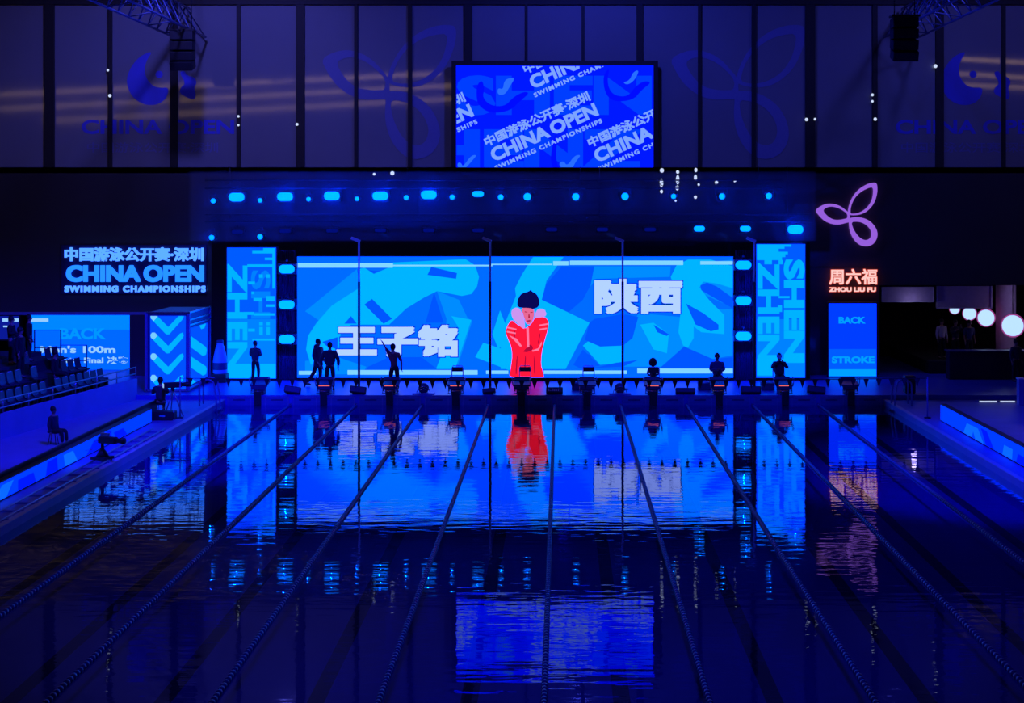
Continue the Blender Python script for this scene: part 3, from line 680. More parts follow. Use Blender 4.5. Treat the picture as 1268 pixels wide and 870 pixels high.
# devices between the blocks (at the ropes)
def dev_box(px, label, w_=.62, h_=.26, tilt=0, name='lane_device', arcs=False, sign=False):
    t = thing(name, label, 'poolside device', (px, YE+.32, ZD), 0, 'devices between the starting blocks')
    if arcs:
        mb = MB()
        for r_ in (.26,.17):
            mb.tube([(r_*math.cos(R(a)),-.04,.03+r_*math.sin(R(a))) for a in range(0,181,15)], .014, 6)
        mb.build('reel_rim', M_steel, t)
        MB().lathe([(.001,-.02),(.2,-.02),(.2,.14),(.001,.14)], (0,0,.22), 20, 'Y').build('reel', M_navy, t)
        MB().box(-.42,.42,-.1,.2,0,.05,bev=.01).build('base', M_bmetal, t)
    else:
        Mx = Matrix.Translation((0,0,h_/2+.03)) @ Matrix.Rotation(R(tilt), 4, 'Y') @ Matrix.Rotation(R(-18), 4, 'X')
        MB().box(-w_/2,w_/2,-.12,.14,-h_/2,h_/2, Mx, bev=.03).build('housing', M_dark, t)
        mb = MB(); mb.box(-w_/2+.04,w_/2-.04,-.13,-.115,-h_/2+.04,h_/2-.04, Mx); mb.build('grille', M_navy, t)
        if sign:
            mb = MB()
            for k_, (dx, dz, ww, hh) in enumerate(((-.22,0,.05,.1),(-.15,.03,.07,.02),(-.15,-.03,.07,.02),(-.06,0,.03,.1),(0,-.02,.06,.05),(.08,-.02,.05,.05),(.15,0,.03,.1),(.2,.03,.05,.03))):
                mb.box(dx-ww/2,dx+ww/2,-.14,-.13,dz-hh/2,dz+hh/2, Mx)
            mb.build('lettering', M_white, t)
        MB().box(-w_*.35,w_*.35,-.06,.12,0,.06,bev=.01).build('foot', M_metal, t)
    return t
rx = lambda n: -.26+2.5*n
dev_box(rx(-4), 'dark tilted wedge box on the pool end deck, leftmost between blocks', tilt=8)
dev_box(rx(-3), 'dark tilted wedge box left of the third lane rope on the deck', tilt=6)
dev_box(rx(-2), 'round rimmed reel on the deck between left lane blocks', arcs=True, name='lane_reel')
dev_box(rx(-1), 'small dark box on the deck just left of the red picture', w_=.5, h_=.18, tilt=-6)
dev_box(rx(0), 'small dark sign box with pale lettering at the middle rope', w_=.64, h_=.22, sign=True, name='sign_box')
dev_box(rx(1), 'round rimmed reel on the deck right of the middle lane', arcs=True, name='lane_reel')
dev_box(rx(2), 'flat dark box on the deck below the right name', w_=.75, h_=.2)
dev_box(rx(3), 'flat dark box on the deck in front of the right lamp strip', w_=.75, h_=.26)
dev_box(rx(4), 'dark box on the deck in front of the right tall screen edge', w_=.68, h_=.26, tilt=5)

# tall camera poles
proto = None
for i, px in enumerate((444.5, 607, 771, 934)):
    Yp = 58.9; base = P(px, 0, Yp); base.z = ZD
    hgt = P(0, 297, Yp).z - ZD
    if proto is None:
        t = thing('tall_pole', '', 'pole', base, 0, 'tall poles behind the starting blocks')
        MB().tube([(0,0,.03),(0,0,hgt*.72)], .05, 10).build('pole', M_metal, t)
        MB().tube([(0,0,hgt*.7),(0,0,hgt)], .04, 10).build('upper_pole', M_white, t)
        MB().lathe([(.001,.0),(.24,.0),(.24,.03),(.06,.05),(.05,.12),(.001,.12)], (0,0,0), 18).build('base_plate', M_metal, t)
        Mx = Matrix.Translation((-.1,-.05,hgt)) @ Matrix.Rotation(R(22), 4, 'Y')
        MB().box(-.22,.16,-.08,.08,-.05,.06, Mx, bev=.02).build('camera_head', M_white, t)
        proto = t
    else: t = copy_tree(proto); t.location = base
    t['label'] = f'tall thin pole before the stage, {ORD[i]} of four'

# flag line
YFL = 52.0
zs, zf = P(0,468,YFL).z, P(0,479,YFL).z
t = thing('flag_line', 'string of dark triangular pennants hung across the pool before the stage', 'pennant string', (-.26, YFL, zs))
x0, x1 = -12.95, 12.95
def sag(x): return -.08*(1-(x/12.95)**2)
MB().tube([(x0+(x1-x0)*i/24, 0, sag(x0+(x1-x0)*i/24)) for i in range(25)], .014, 6).build('line', M_flag, t)
fp = None
for i in range(58):
    x = -12.6+.442*i; mb = None
    if fp is None: fp = MB().prism([(-.10,-.004,0),(.10,-.004,0),(0,-.004,-.30)], (0,.008,0)).build('pennant', M_flag, t); o = fp
    else: o = fp.copy(); COL.objects.link(o)
    o.location = (x, 0, sag(x)); o.rotation_euler = (0, 0, R(random.uniform(-25,25)))
for x, sd in ((x0,'left'), (x1,'right')):
    o = thing('flag_post', f'thin post holding the pennant string on the {sd} deck', 'post', (x-.26, YFL, ZS))
    MB().tube([(0,0,0),(0,0,zs-ZS+.05)], .025, 8).build('post', M_bmetal, o)
    MB().lathe([(.001,0),(.12,0),(.12,.03),(.03,.05),(.001,.05)], (0,0,0), 14).build('base', M_metal, o)

# pool ladders
for sd, x in (('left', XL), ('right', XR+.1)):
    s_ = -1 if sd == 'left' else 1
    t = thing('pool_ladder', f'curved handrails of the pool ladder at the far {sd} corner', 'pool ladder', (x, 55.2, ZS))
    for dy in (0, .6):
        pts = [(s_*.55,dy,0)] + [(s_*(.28+.27*math.cos(R(a))),dy,.75+.22*math.sin(R(a))) for a in range(0,181,20)] + [(-s_*.06,dy,.3),(-s_*.10,dy,-.5)]
        MB().tube(pts, .03, 10).build('handrail', M_bmetal, t)
    mb = MB()
    for z in (-.15,-.4): mb.box(min(0,-s_*.18),max(0,-s_*.18),0,.6,z-.02,z+.02)
    mb.build('step', M_steel, t)

# ------------------------------------------------------------------ light box portal with chevrons
YA, YBk = 58.0, 61.5
a, b = P(181,488,YA), P(233,386,YA)
x0, x1, z1 = a.x, b.x, P(0,391,YA).z
E_c = emit('portal_blue', 0, 82, 255, 1.0, 2.2); E_cL = emit('portal_cyan', 0, 178, 255, 1.0, 2.2); E_cW = emit('portal_pale', 120, 205, 255, 1, 1.3)
t = thing('light_box_portal', 'boxy light panel entrance with cyan chevrons, left of the stage', 'light box', ((x0+x1)/2, YA, ZD))
ctr = Vector(t.location)
mb = MB(); mb.box(x0,x1,YA+.03,YBk,ZD,z1+.12,bev=.02); adopt(mb.build('housing', M_navy), t)
mb = MB()
for q_ in ((x1-.03,x1+.06,YA-.03,YA+.08,ZD+.05,z1+.14),(x0-.05,x0+.05,YA-.03,YA+.08,ZD+.05,z1+.14),(x1-.03,x1+.06,YBk-.1,YBk,ZD+.05,z1+.14)): mb.box(*q_)
adopt(mb.build('corner_post', M_bmetal), t)
mb = MB()
for z in (z1+.12, z1-.16, z1-.36): mb.box(x1-.01,x1+.07,YA,YBk,z-.02,z+.03)
mb.box(x0,x1+.06,YA-.03,YA+.02,z1+.10,z1+.16); mb.box(x0,x1,YA-.03,YA+.02,ZD+.02,ZD+.09); mb.box(x1,x1+.07,YA,YBk,ZD+.12,ZD+.2); adopt(mb.build('edge_rail', M_steel), t)
FC = (186, 391, 230, 482)
adopt(shapes('front_display', [rect(*FC)], YA-.005, E_c, None), t)
CZ = lambda x, y: (180 + x/7.25, 375 + y/7.25)
def chev(dy): 
    p = [(45,115),(60,95),(85,95),(205,215),(310,105),(335,95),(345,120),(335,145),(215,280),(195,283),(180,275),(50,140)]
    return [(x, y+dy) for x, y in p]
adopt(shapes('chevron', [chev(0), chev(170), chev(357), chev(550)], YA-.012, E_cL, None, CZ, FC), t)
tips = [[(45,115),(60,95),(85,95),(110,120),(75,160),(50,140)]]
adopt(shapes('chevron_tip', [[(x,y+d) for x,y in tips[0]] for d in (0,170,357,550)], YA-.018, E_cW, None, CZ, FC), t)
# side display (faces the pool, +X)
def side(name, polys, dx, m):
    mb = MB()
    for p in polys: mb.poly([(x1+.015+dx, YA+.35+u*(YBk-YA-.75), ZD+.25+v*(z1-ZD-.75)) for u, v in p])
    adopt(mb.build(name, m, tri=True), t)
side('side_display', [[(0,0),(1,0),(1,1),(0,1)]], 0, E_c)
side('side_chevron', [[(0,.86),(0,.66),(.7,.42),(.9,.42),(.95,.5),(.9,.56)], [(0,.5),(0,.3),(.7,.06),(.9,.06),(.95,.14),(.9,.2)], [(.5,1),(.6,.92),(.8,.92),(.9,1)], [(0,.12),(.3,0),(0,0)]], .006, E_cL)

# giant bottle beside the portal
bc = P(272.5, 0, 61.3); bc.z = ZD
t = thing('bottle_display', 'large pale blue bottle shaped display between the portal and tall screen', 'display stand', bc)
MB().lathe([(.001,.35),(.27,.35),(.29,.4),(.29,.85),(.26,1.05),(.17,1.45),(.13,1.52),(.13,1.62),(.001,1.62)], (0,0,0), 24).build('bottle', mat('bottle_blue', (.3,.4,.85), .3), t)
MB().lathe([(.295,.52),(.297,.53),(.297,.8),(.295,.81)], (0,0,0), 24).build('label_band', M_navy, t)
MB().lathe([(.001,1.6),(.14,1.6),(.14,1.7),(.12,1.72),(.001,1.72)], (0,0,0), 20).build('cap', M_navy, t)
MB().box(-.3,.3,-.3,.3,0,.35,bev=.03).build('plinth', M_dark, t)

# ------------------------------------------------------------------ boards along the pool sides
E_ad = emit('board_blue', 0, 62, 245, 1.0, 2.2); E_ad2 = emit('board_deep', 0, 25, 225, 1.0, 2.2); E_ad3 = emit('board_light', 10, 105, 250, 1.0, 2.2)
def board(label, X, y0, y1, h_, face):
    t = thing('side_board', label, 'advertising board', (X, (y0+y1)/2, ZS))
    L2 = (y1-y0)/2
    MB().box(min(0,-face*.2),max(0,-face*.2),-L2,L2,0,h_+.03,bev=.01).build('cabinet', M_dark, t)
    mb = MB().poly([(face*.008,-L2+.02,.04),(face*.008,L2-.02,.04),(face*.008,L2-.02,h_),(face*.008,-L2+.02,h_)]); mb.build('display', E_ad, t, tri=True)
    rr = random.Random(X); m1, m2 = MB(), MB(); y = -L2+.3
    while y < L2-2.5:
        w1 = rr.uniform(.5,1.4); k_ = rr.uniform(-.6,.6)
        tgt, off = (m1, .012) if rr.random() < .55 else (m2, .016)
        cl = lambda v: max(-L2+.03, min(L2-.03, v))
        hh = rr.uniform(.5,1)*(h_-.05)
        tgt.poly([(face*off,cl(y),.045),(face*off,cl(y+w1),.045),(face*off,cl(y+w1+k_),.045+hh),(face*off,cl(y+k_+rr.uniform(.1,.3)),.045+hh)]); y += w1+rr.uniform(.1,.9)
    m1.build('pattern', E_ad2, t, tri=True); m2.build('pattern', E_ad3, t, tri=True)
    return t
board('long lit blue board along the left poolside deck', -13.9, 26, 50.9, .46, 1)
board('long lit blue board along the right poolside deck', 12.97, 30, 51.3, .56, -1)

# dolly track with camera on the left deck
t = thing('camera_track', 'pair of dull rails laid along the left pool edge', 'camera track', (-13.15, 40, ZS))
for dx in (-.2,.2): MB().tube([(dx,-16,.07),(dx,9,.07)], .025, 8).build('rail', M_gmetal, t)
mb = MB()
for i in range(26): mb.box(-.28,.28,-15.9+i*.98,-15.8+i*.98,0,.05)
mb.build('sleeper', M_sidedeck, t)['kind'] = 'stuff'
c = P(128, 0, 43.4); c.z = ZS
t = thing('dolly_camera', 'dark broadcast camera on a wheeled base beside the left board', 'camera', (-13.15, 43.0, ZS), R(-20)); t.scale = (.75,)*3
MB().prism([(-.32,-.3,.11),(.32,-.3,.11),(.32,.3,.11),(-.32,.3,.11)], (0,0,.1)).build('carriage', M_dark, t)
MB().lathe([(.001,.2),(.26,.2),(.14,.42),(.07,.5),(.06,.75),(.001,.75)], (0,0,0), 16).build('pedestal', M_dark, t)
MB().box(-.12,.62,-.14,.14,.72,.98,bev=.04).build('camera_body', M_dark, t)
MB().lathe([(.001,.6),(.09,.6),(.10,.85),(.12,.9),(.12,1.0),(.001,.98)], (0,0,.85), 16, 'X').build('lens', M_dark, t)
MB().box(-.05,.3,-.07,.07,1.0,1.12,bev=.02).tube([(-.1,0,.98),(-.05,0,1.08),(.3,0,1.1)], .02, 6).build('top_handle', M_gmetal, t)
MB().tube([(-.12,.0,.85),(-.5,.1,.7)], .018, 6).tube([(-.3,-.12,.5),(-.62,-.2,.42)], .018, 6).build('pan_bar', M_steel, t)
for sx in (-.2,.2):
    for sy in (-.25,.25): MB().lathe([(.001,-.03),(.06,-.03),(.06,.03),(.001,.03)], (sx,sy,.10), 12, 'X').build('wheel', M_metal, t)

# ------------------------------------------------------------------ people
def skin(name, chain, m, parent, sub=1):
    """chain: dict joint -> (pos, r, parent joint or None)"""
    idx = {k_: i for i, k_ in enumerate(chain)}
    me = D.meshes.new(name); me.from_pydata([v[0] for v in chain.values()], [(idx[v[2]], idx[k_]) for k_, v in chain.items() if v[2]], [])
    o = D.objects.new(name, me); COL.objects.link(o)
    o.modifiers.new('s', 'SKIN')
    for i, v in enumerate(chain.values()):
        sv = me.skin_vertices[0].data[i]; r = v[1] if isinstance(v[1], tuple) else (v[1], v[1]); sv.radius = r; sv.use_root = v[2] is None
    sb = o.modifiers.new('d', 'SUBSURF'); sb.levels = sub; sb.render_levels = sub
    bpy.context.view_layer.update()
    nm = D.meshes.new_from_object(o.evaluated_get(bpy.context.evaluated_depsgraph_get()))
    D.objects.remove(o); D.meshes.remove(me)
    nm.name = name; nm.materials.clear(); nm.materials.append(m)
    for p in nm.polygons: p.use_smooth = True
    o = D.objects.new(name, nm); COL.objects.link(o); o.parent = parent; return o
def V(*a): return Vector(a)
def hand(ch, wrist, d, side, curl=.5, pre='L'):
    """palm, four unequal bent fingers and a thumb; d = direction of the hand, side = thumb direction"""
    d = d.normalized(); s_ = (side - d*side.dot(d)).normalized(); n = d.cross(s_)
    ch[pre+'palm'] = (wrist + d*.05, (.034,.016), pre+'wrist'); ch[pre+'palm2'] = (wrist + d*.085, (.036,.014), pre+'palm')
    for i, (off, ln) in enumerate(((.026,.072),(.009,.082),(-.009,.076),(-.026,.058))):
        b = wrist + d*.098 + s_*off
        k1 = b + (d*math.cos(curl*.6) + n*math.sin(curl*.6))*ln*.5; k2 = k1 + (d*math.cos(curl*1.6) + n*math.sin(curl*1.6))*ln*.5
        ch[f'{pre}f{i}a'] = (b, .0095, pre+'palm2'); ch[f'{pre}f{i}b'] = (k1, .0088, f'{pre}f{i}a'); ch[f'{pre}f{i}c'] = (k2, .0075, f'{pre}f{i}b')
    b = wrist + d*.04 + s_*.036; ch[pre+'t1'] = (b, .012, pre+'palm'); ch[pre+'t2'] = (b + (d*.8+s_*.6).normalized()*.03 + n*.008, .0105, pre+'t1'); ch[pre+'t3'] = (b + (d*.9+s_*.35).normalized()*.058 + n*.016, .009, pre+'t2')
def person(label, loc, rz, h=1.75, top=M_jacket, bottom=M_trouser, arms=None, legs=None, lean=(0,0), hood=False, longcoat=False, head_tilt=(0,0), seated=False, big_hair=False, bare=False, group=None, bulk=1.0):
    """local frame: faces -Y, z up, origin on the ground under the feet; arms/legs = joint overrides"""
    t = thing('person', label, 'person', loc, rz, group); k = h/1.75
    hz = .93 if not seated else .52
    hip = V(0, 0, hz); lx, ly = lean
    def tor(z): f = (z-hz)/.5; return V(lx*f, ly*f, z)
    b = hz - .93
    J = {'pelvis': hip, 'waist': tor(1.05+b), 'chest': tor(1.27+b), 'collar': tor(1.42+b), 'neck': tor(1.49+b)}
    hx, hy = head_tilt
    J['head0'] = J['neck'] + V(hx*.4, hy*.4-.01, .06); J['head1'] = J['neck'] + V(hx*.8, hy*.8-.02, .14); J['head2'] = J['neck'] + V(hx, hy-.015, .215)
    A_ = {'Lsh': J['collar']+V(.19,0,-.03), 'Rsh': J['collar']+V(-.19,0,-.03)}
    A_['Lel'] = A_['Lsh']+V(.06,.02,-.29); A_['Rel'] = A_['Rsh']+V(-.06,.02,-.29)
    A_['Lwrist'] = A_['Lel']+V(.0,-.08,-.25); A_['Rwrist'] = A_['Rel']+V(0,-.08,-.25)
    G_ = {'Lhip': hip+V(.095,0,-.04), 'Rhip': hip+V(-.095,0,-.04)}
    if seated:
        G_.update(Lkn=V(.13,-.43,.50), Rkn=V(-.13,-.43,.50), Lan=V(.14,-.46,.08), Ran=V(-.14,-.46,.08))
    else: G_.update(Lkn=V(.12,-.02,.50), Rkn=V(-.12,-.02,.50), Lan=V(.13,.02,.08), Ran=V(-.13,.02,.08))
    if arms:
        for a, v in arms.items(): A_[a] = V(*v) + V(0,0,b)
    if legs:
        for a, v in legs.items(): G_[a] = V(*v)
    sc = lambda v: v*k
    ch = {'pelvis': (sc(J['pelvis']), (.135*k,.10*k), None)}
    def ad(n_, p, r, par): ch[n_] = (sc(p), tuple(x*k for x in r) if isinstance(r, tuple) else r*k, par)
    ad('waist', J['waist'], (.125,.09), 'pelvis'); ad('chest', J['chest'], (.155,.105), 'waist'); ad('collar', J['collar'], (.11,.08), 'chest')
    ad('neck', J['neck'], .052, 'collar'); ad('head0', J['head0'], (.06,.066), 'neck'); ad('head1', J['head1'], (.076,.094), 'head0'); ad('head2', J['head2'], (.062,.08), 'head1')
    ad('nose', J['head1']+V(0,-.105,-.015), .013, 'head1')
    for s_, q_ in (('L',1),('R',-1)): ad(s_+'ear', J['head1']+V(q_*.084,.01,-.01), .014, 'head1')
    for s_ in 'LR':
        ad(s_+'sh', A_[s_+'sh'], .058, 'collar'); ad(s_+'el', A_[s_+'el'], .041, s_+'sh'); ad(s_+'wrist', A_[s_+'wrist'], .027, s_+'el')
        d = A_[s_+'wrist']-A_[s_+'el']; hc = {}
        hand(hc, A_[s_+'wrist'], d, V(0,-1,.2) if abs(d.normalized().y) < .8 else V(0,0,1), .5, s_)
        for n_, (p, r, par) in hc.items(): ad(n_, p, r, par)
        ad(s_+'hip', G_[s_+'hip'], .085, 'pelvis'); ad(s_+'kn', G_[s_+'kn'], .056, s_+'hip'); ad(s_+'an', G_[s_+'an'], .038, s_+'kn'); ad(s_+'toe', G_[s_+'an']+V(0,-.15,-.045), (.036,.026), s_+'an')
    skin('body', ch, M_skin, t)
    # clothes: the same joints with larger radii, ending at neckline, cuffs and hems
    c1 = {'chest': (sc(J['chest']), (.185*k,.135*k), None)}
    def a1(n_, p, r, par): c1[n_] = (sc(p), tuple(x*k for x in r) if isinstance(r, tuple) else r*k, par)
    a1('waist', J['waist'], (.165,.13), 'chest'); a1('hem', J['pelvis']+V(0,0,-.02), (.17,.135), 'waist')
    if longcoat: a1('hem2', J['pelvis']+V(0,0,-.28), (.21,.17), 'hem')
    a1('collar', J['collar'], (.14,.105), 'chest'); a1('nk', J['neck']+V(0,0,-.02), .068, 'collar')
    for s_ in 'LR':
        a1(s_+'sh', A_[s_+'sh'], .08, 'collar'); a1(s_+'el', A_[s_+'el'], .062, s_+'sh')
        if not bare: a1(s_+'wr', A_[s_+'el'].lerp(A_[s_+'wrist'], .93), .045, s_+'el')
    c1 = {n_: (p, tuple(x*bulk for x in r) if isinstance(r, tuple) else r*bulk, par) for n_, (p, r, par) in c1.items()}
    skin('coat' if longcoat else 'jacket', c1, top, t)
    c2 = {'pelvis': (sc(J['pelvis']), (.155*k,.125*k), None), 'waist': (sc(J['waist']+V(0,0,-.03)), (.14*k,.105*k), 'pelvis')}
    for s_ in 'LR':
        c2[s_+'hip'] = (sc(G_[s_+'hip']), .105*k, 'pelvis'); c2[s_+'kn'] = (sc(G_[s_+'kn']), .078*k, s_+'hip'); c2[s_+'an'] = (sc(G_[s_+'an'].lerp(G_[s_+'kn'], .06)), .06*k, s_+'kn')
    skin('trousers', c2, bottom, t)
    for s_ in 'LR':
        a_ = G_[s_+'an']; c3 = {'heel': (sc(a_+V(0,.04,-.04)), (.042*k,.04*k), None), 'mid': (sc(a_+V(0,-.06,-.042)), (.045*k,.036*k), 'heel'), 'toe': (sc(a_+V(0,-.18,-.05)), (.042*k,.028*k), 'mid')}
        skin('shoe', c3, M_shoe, t)
    hh = sc(J['head1'].lerp(J['head2'], .5)+V(0,.022,.0))
    r_ = .118*k if not big_hair else .235*k
    mb = MB(); prof = [(math.sin(R(a)), math.cos(R(a))) for a in range(0,118,9)]
    Mx = Matrix.Rotation(R(-18), 4, 'X')
    mb.lathe([(p*r_*.86, q_*r_*1.1) for p, q_ in prof], hh, 18, 'Z', Mx); mb.build('hair', M_hair, t)
    for q_ in (-1,1):
        MB().sphere(sc(J['head1']+V(q_*.031,-.083,.012)), .011*k, 8).build('eye', M_hair, t)
    MB().sphere(sc(J['head1']+V(0,-.083,-.058)), .02*k, 8, (1,.4,.3)).build('mouth', mat('lips', (.35,.12,.12), .5), t)
    if hood:
        hd = sc(J['neck']+V(0,.08,-.01)); MB().sphere(hd, .13*k, 12, (1.1,.7,.8)).build('hood', top, t)
    return t
def foot(px, Y, z=ZD): v = P(px, 0, Y); v.z = z; return v
hips_arms = {'Lel': (.36,.12,1.15), 'Lwrist': (.19,-.08,1.0), 'Rel': (-.36,.12,1.15), 'Rwrist': (-.19,-.08,1.0)}
fold_arms = {'Lel': (.27,-.02,1.14), 'Lwrist': (-.02,-.24,1.13), 'Rel': (-.27,-.02,1.14), 'Rwrist': (.02,-.21,1.18)}
person('person in dark clothes standing with bent elbows before the tall left screen', foot(316, 61.4), R(160), 1.66, bulk=1.12, arms=fold_arms, legs={'Lkn': (.11,-.03,.5), 'Rkn': (-.13,-.06,.5), 'Ran': (-.16,.0,.08)})
person('person in a long dark hooded coat standing left of the white name', foot(394, 59.9), R(65), 1.86, bulk=1.22, longcoat=True, hood=True, arms={'Lel': (.24,.05,1.13), 'Lwrist': (.2,-.14,.92), 'Rel': (-.24,.05,1.13), 'Rwrist': (-.2,-.12,.9)}, legs={'Rkn': (-.12,.12,.5), 'Ran': (-.13,.42,.12)})
person('broad person in a dark jacket seen from behind beside the long coat', foot(408.5, 58.5), R(175), 1.86, bulk=1.22, top=M_jacket, arms={'Lel': (.33,.04,1.12), 'Lwrist': (.30,-.04,.88), 'Rel': (-.33,.04,1.12), 'Rwrist': (-.30,-.04,.88)})
person('person in a maroon top raising one arm above the starting block', foot(488, 57.95), R(190), 1.84, top=M_redshirt, bare=True, arms={'Lsh': (.19,0,1.42), 'Lel': (.30,-.06,1.62), 'Lwrist': (.40,-.12,1.80), 'Rel': (-.27,.02,1.12), 'Rwrist': (-.28,-.06,.88)}, lean=(.04,0))
# chairs for lane officials
def make_chair():
    t = thing('lane_chair', '', 'chair')
    mb = MB()
    pts = [(-.22,.2,.46),(-.22,.24,.8),(-.18,.25,.88),(.18,.25,.88),(.22,.24,.8),(.22,.2,.46)]
    mb.tube(pts, .02, 8); mb.build('back_frame', M_white, t)
    MB().box(-.2,.2,.215,.235,.66,.84,bev=.01).build('backrest', M_dark, t)
    MB().box(-.23,.23,-.22,.23,.43,.47,bev=.015).build('seat', M_white, t)
    for sx in (-1,1):
        for sy in (-1,1): MB().tube([(sx*.2,sy*.2,.44),(sx*.23,sy*.23,0)], .014, 6).build('leg', M_white, t)
    return t
pc = make_chair(); first = True
for px, Y, rz, lab in ((566,59.0,0,'chair with dark backrest behind the block right of the three character name'),(650,59.0,0,'white framed chair in front of the red picture'),(729,59.0,0,'white framed chair right of the red picture'),(809,59.0,R(180),'chair under the hunched person'),(888,59.0,0,'chair under the seated person before the right lamp strip'),(965,59.0,0,'chair under the person before the tall right screen')):
    o = pc if first else copy_tree(pc); first = False
    o.location = foot(px, Y); o.rotation_euler.z = rz; o['label'] = lab; o['group'] = 'lane chairs'
person('hunched person with bushy dark hair sitting behind a starting block', foot(809, 58.95), R(180), 1.4, lean=(0,-.24), seated=True, big_hair=True, head_tilt=(0,-.12), arms={'Lel': (.28,-.16,1.15), 'Lwrist': (.14,-.38,1.02), 'Rel': (-.28,-.16,1.15), 'Rwrist': (-.14,-.38,1.02)})
person('seated person with folded arms in a blue jacket before the screen corner', foot(888, 58.95), 0, 1.8, bulk=1.15, seated=True, top=M_jacket2, arms=fold_arms)
person('seated person holding a phone to the face before the tall right screen', foot(965, 58.95), 0, 1.8, bulk=1.15, seated=True, arms={'Lel': (.3,-.12,1.22), 'Lwrist': (.09,-.22,1.5), 'Rel': (-.3,-.12,1.22), 'Rwrist': (-.09,-.22,1.5)})
o = thing('phone', 'pale phone held up by the person before the tall right screen', 'phone', foot(965,58.66,ZD+1.25))
MB().box(-.08,.08,-.01,.01,-.02,.13,bev=.006).build('case', M_white, o); MB().box(-.015,.015,-.014,-.008,.08,.11,bev=.003).build('camera_bump', M_dark, o)
# baskets
pbk = thing('lane_basket', '', 'basket')
mb = MB(); mb.prism([(-.22,-.16,0),(.22,-.16,0),(.22,.16,0),(-.22,.16,0)], (0,0,.02))
for i in range(2):
    for q_ in (-.16,.16): mb.box(-.25,.25,q_-.01,q_+.01,.02+.14*i,.14+.14*i)
    for q_ in (-.24,.24): mb.box(q_-.01,q_+.01,-.16,.16,.02+.14*i,.14+.14*i)
mb.build('tub', M_navy, pbk)
mb = MB(); mb.tube([(-.26,-.18,.3),(.26,-.18,.3),(.26,.18,.3),(-.26,.18,.3),(-.26,-.18,.3)], .016, 6); mb.build('rim', M_bmetal, pbk)
first = True
for px, lab in ((716,'low basket on the deck below the right name'),(872,'dark basket on the deck left of the person with folded arms'),(950,'dark basket on the deck left of the person with the phone')):
    o = pbk if first else copy_tree(pbk); first = False
    o.location = foot(px, 58.6); o['label'] = lab; o['group'] = 'lane baskets'

# camera operator on the left deck
op = foot(199, 52.6, ZS)
person('person in dark clothes sitting at a camera in front of the chevron panel', op, R(200), 1.72, seated=True, lean=(0,-.12), arms={'Lel': (.27,-.2,1.2), 'Lwrist': (.14,-.42,1.24), 'Rel': (-.27,-.2,1.2), 'Rwrist': (-.12,-.42,1.2)})
t = thing('stool', 'low stool under the camera operator on the left deck', 'stool', op)
MB().lathe([(.001,.43),(.18,.43),(.19,.46),(.17,.48),(.001,.48)], (0,0,0), 18).build('seat', M_dark, t)
for a in range(4): MB().tube([(.12*math.cos(R(45+90*a)),.12*math.sin(R(45+90*a)),.43),(.2*math.cos(R(45+90*a)),.2*math.sin(R(45+90*a)),0)], .015, 6).build('leg', M_steel, t)
t = thing('tripod_camera', 'camera on a tripod beside the seated operator on the left deck', 'camera', foot(214, 52.4, ZS), R(25))
for a in (90,210,330): MB().tube([(0,0,.95),(.38*math.cos(R(a)),.38*math.sin(R(a)),0)], .022, 8).build('tripod_leg', M_gmetal, t)
MB().box(-.32,.3,-.09,.09,1.0,1.2,bev=.03).build('camera_body', M_dark, t)
MB().lathe([(.001,.3),(.07,.3),(.09,.55),(.09,.62),(.001,.6)], (0,0,1.1), 14, 'X').build('lens', M_dark, t)
MB().lathe([(.001,.9),(.06,.9),(.07,1.0),(.001,1.0)], (0,0,0), 12).build('tripod_head', M_metal, t)
o = MB().box(-.34,-.318,-.07,.07,1.02,1.16).build('screen', emit('small_screen', 150, 190, 255), t)
t = thing('equipment_case', 'low cluttered equipment case beside the operator on the left deck', 'case', foot(203, 51.6, ZS))
MB().box(-.4,.4,-.22,.22,0,.3,bev=.03).build('case', M_dark, t)
mb = MB()
for sx in (-.4,.38): 
    for sz in (0,.28): mb.box(sx-.01,sx+.03,-.235,-.2,sz,sz+.05)
mb.box(-.1,.1,-.24,-.21,.13,.18); mb.build('metal_corner', M_steel, t)

# ------------------------------------------------------------------ left stand
def pline(px, Y): return (px-VX)/F*Y
SX0, SX1 = (-17.8, 46.0), (-16.15, 57.0)          # parapet near and far ends (x, y)
d = Vector((SX1[0]-SX0[0], SX1[1]-SX0[1], 0)); dn = d.normalized(); side_n = Vector((-dn.y, dn.x, 0)).normalized()
if side_n.x > 0: side_n = -side_n
O = Vector((SX0[0], SX0[1], 0)) - dn*10; Ls = d.length + 10.1
def SP(u, v, z): return O + dn*u + side_n*v + Vector((0,0,z))
def sslab(name, m, u0, u1, v0, v1, z0, z1):
    mb = MB(); mb.prism([SP(u0,v0,z0),SP(u1,v0,z0),SP(u1,v1,z0),SP(u0,v1,z0)], (0,0,z1-z0)); return struct(mb.build(name, m))
sslab('wall_stand_parapet', M_parapet, 0, Ls, 0, .12, ZS, 1.0)
rows_z = (.65, 1.05, 1.45, 1.85)
for i, z in enumerate(rows_z): sslab(f'floor_stand_step_{i+1}', M_stand, 0, Ls-.3, .12+.9*i, .12+.9*(i+1), ZS, z)
sslab('floor_stand_step_5', M_stand, 0, Ls-.3, 3.72, 8, ZS, 2.0)
t = thing('stand_railing', 'long double rail along the front of the left stand', 'railing', SP(0,.06,1.0))
for z in (.18,.42): MB().tube([SP(0,.06,1+z)-t.location, SP(Ls,.06,1+z)-t.location], .025, 8).build('rail', M_gmetal, t)
for i in range(14): MB().tube([SP(Ls*i/13,.06,1.0)-t.location, SP(Ls*i/13,.06,1.44)-t.location], .02, 6).build('post', M_gmetal, t)
t = thing('stand_guard_frame', 'rectangular guard frame at the far end of the left stand, the taller one', 'guard frame', SP(Ls-3.2,1.5,1.05))
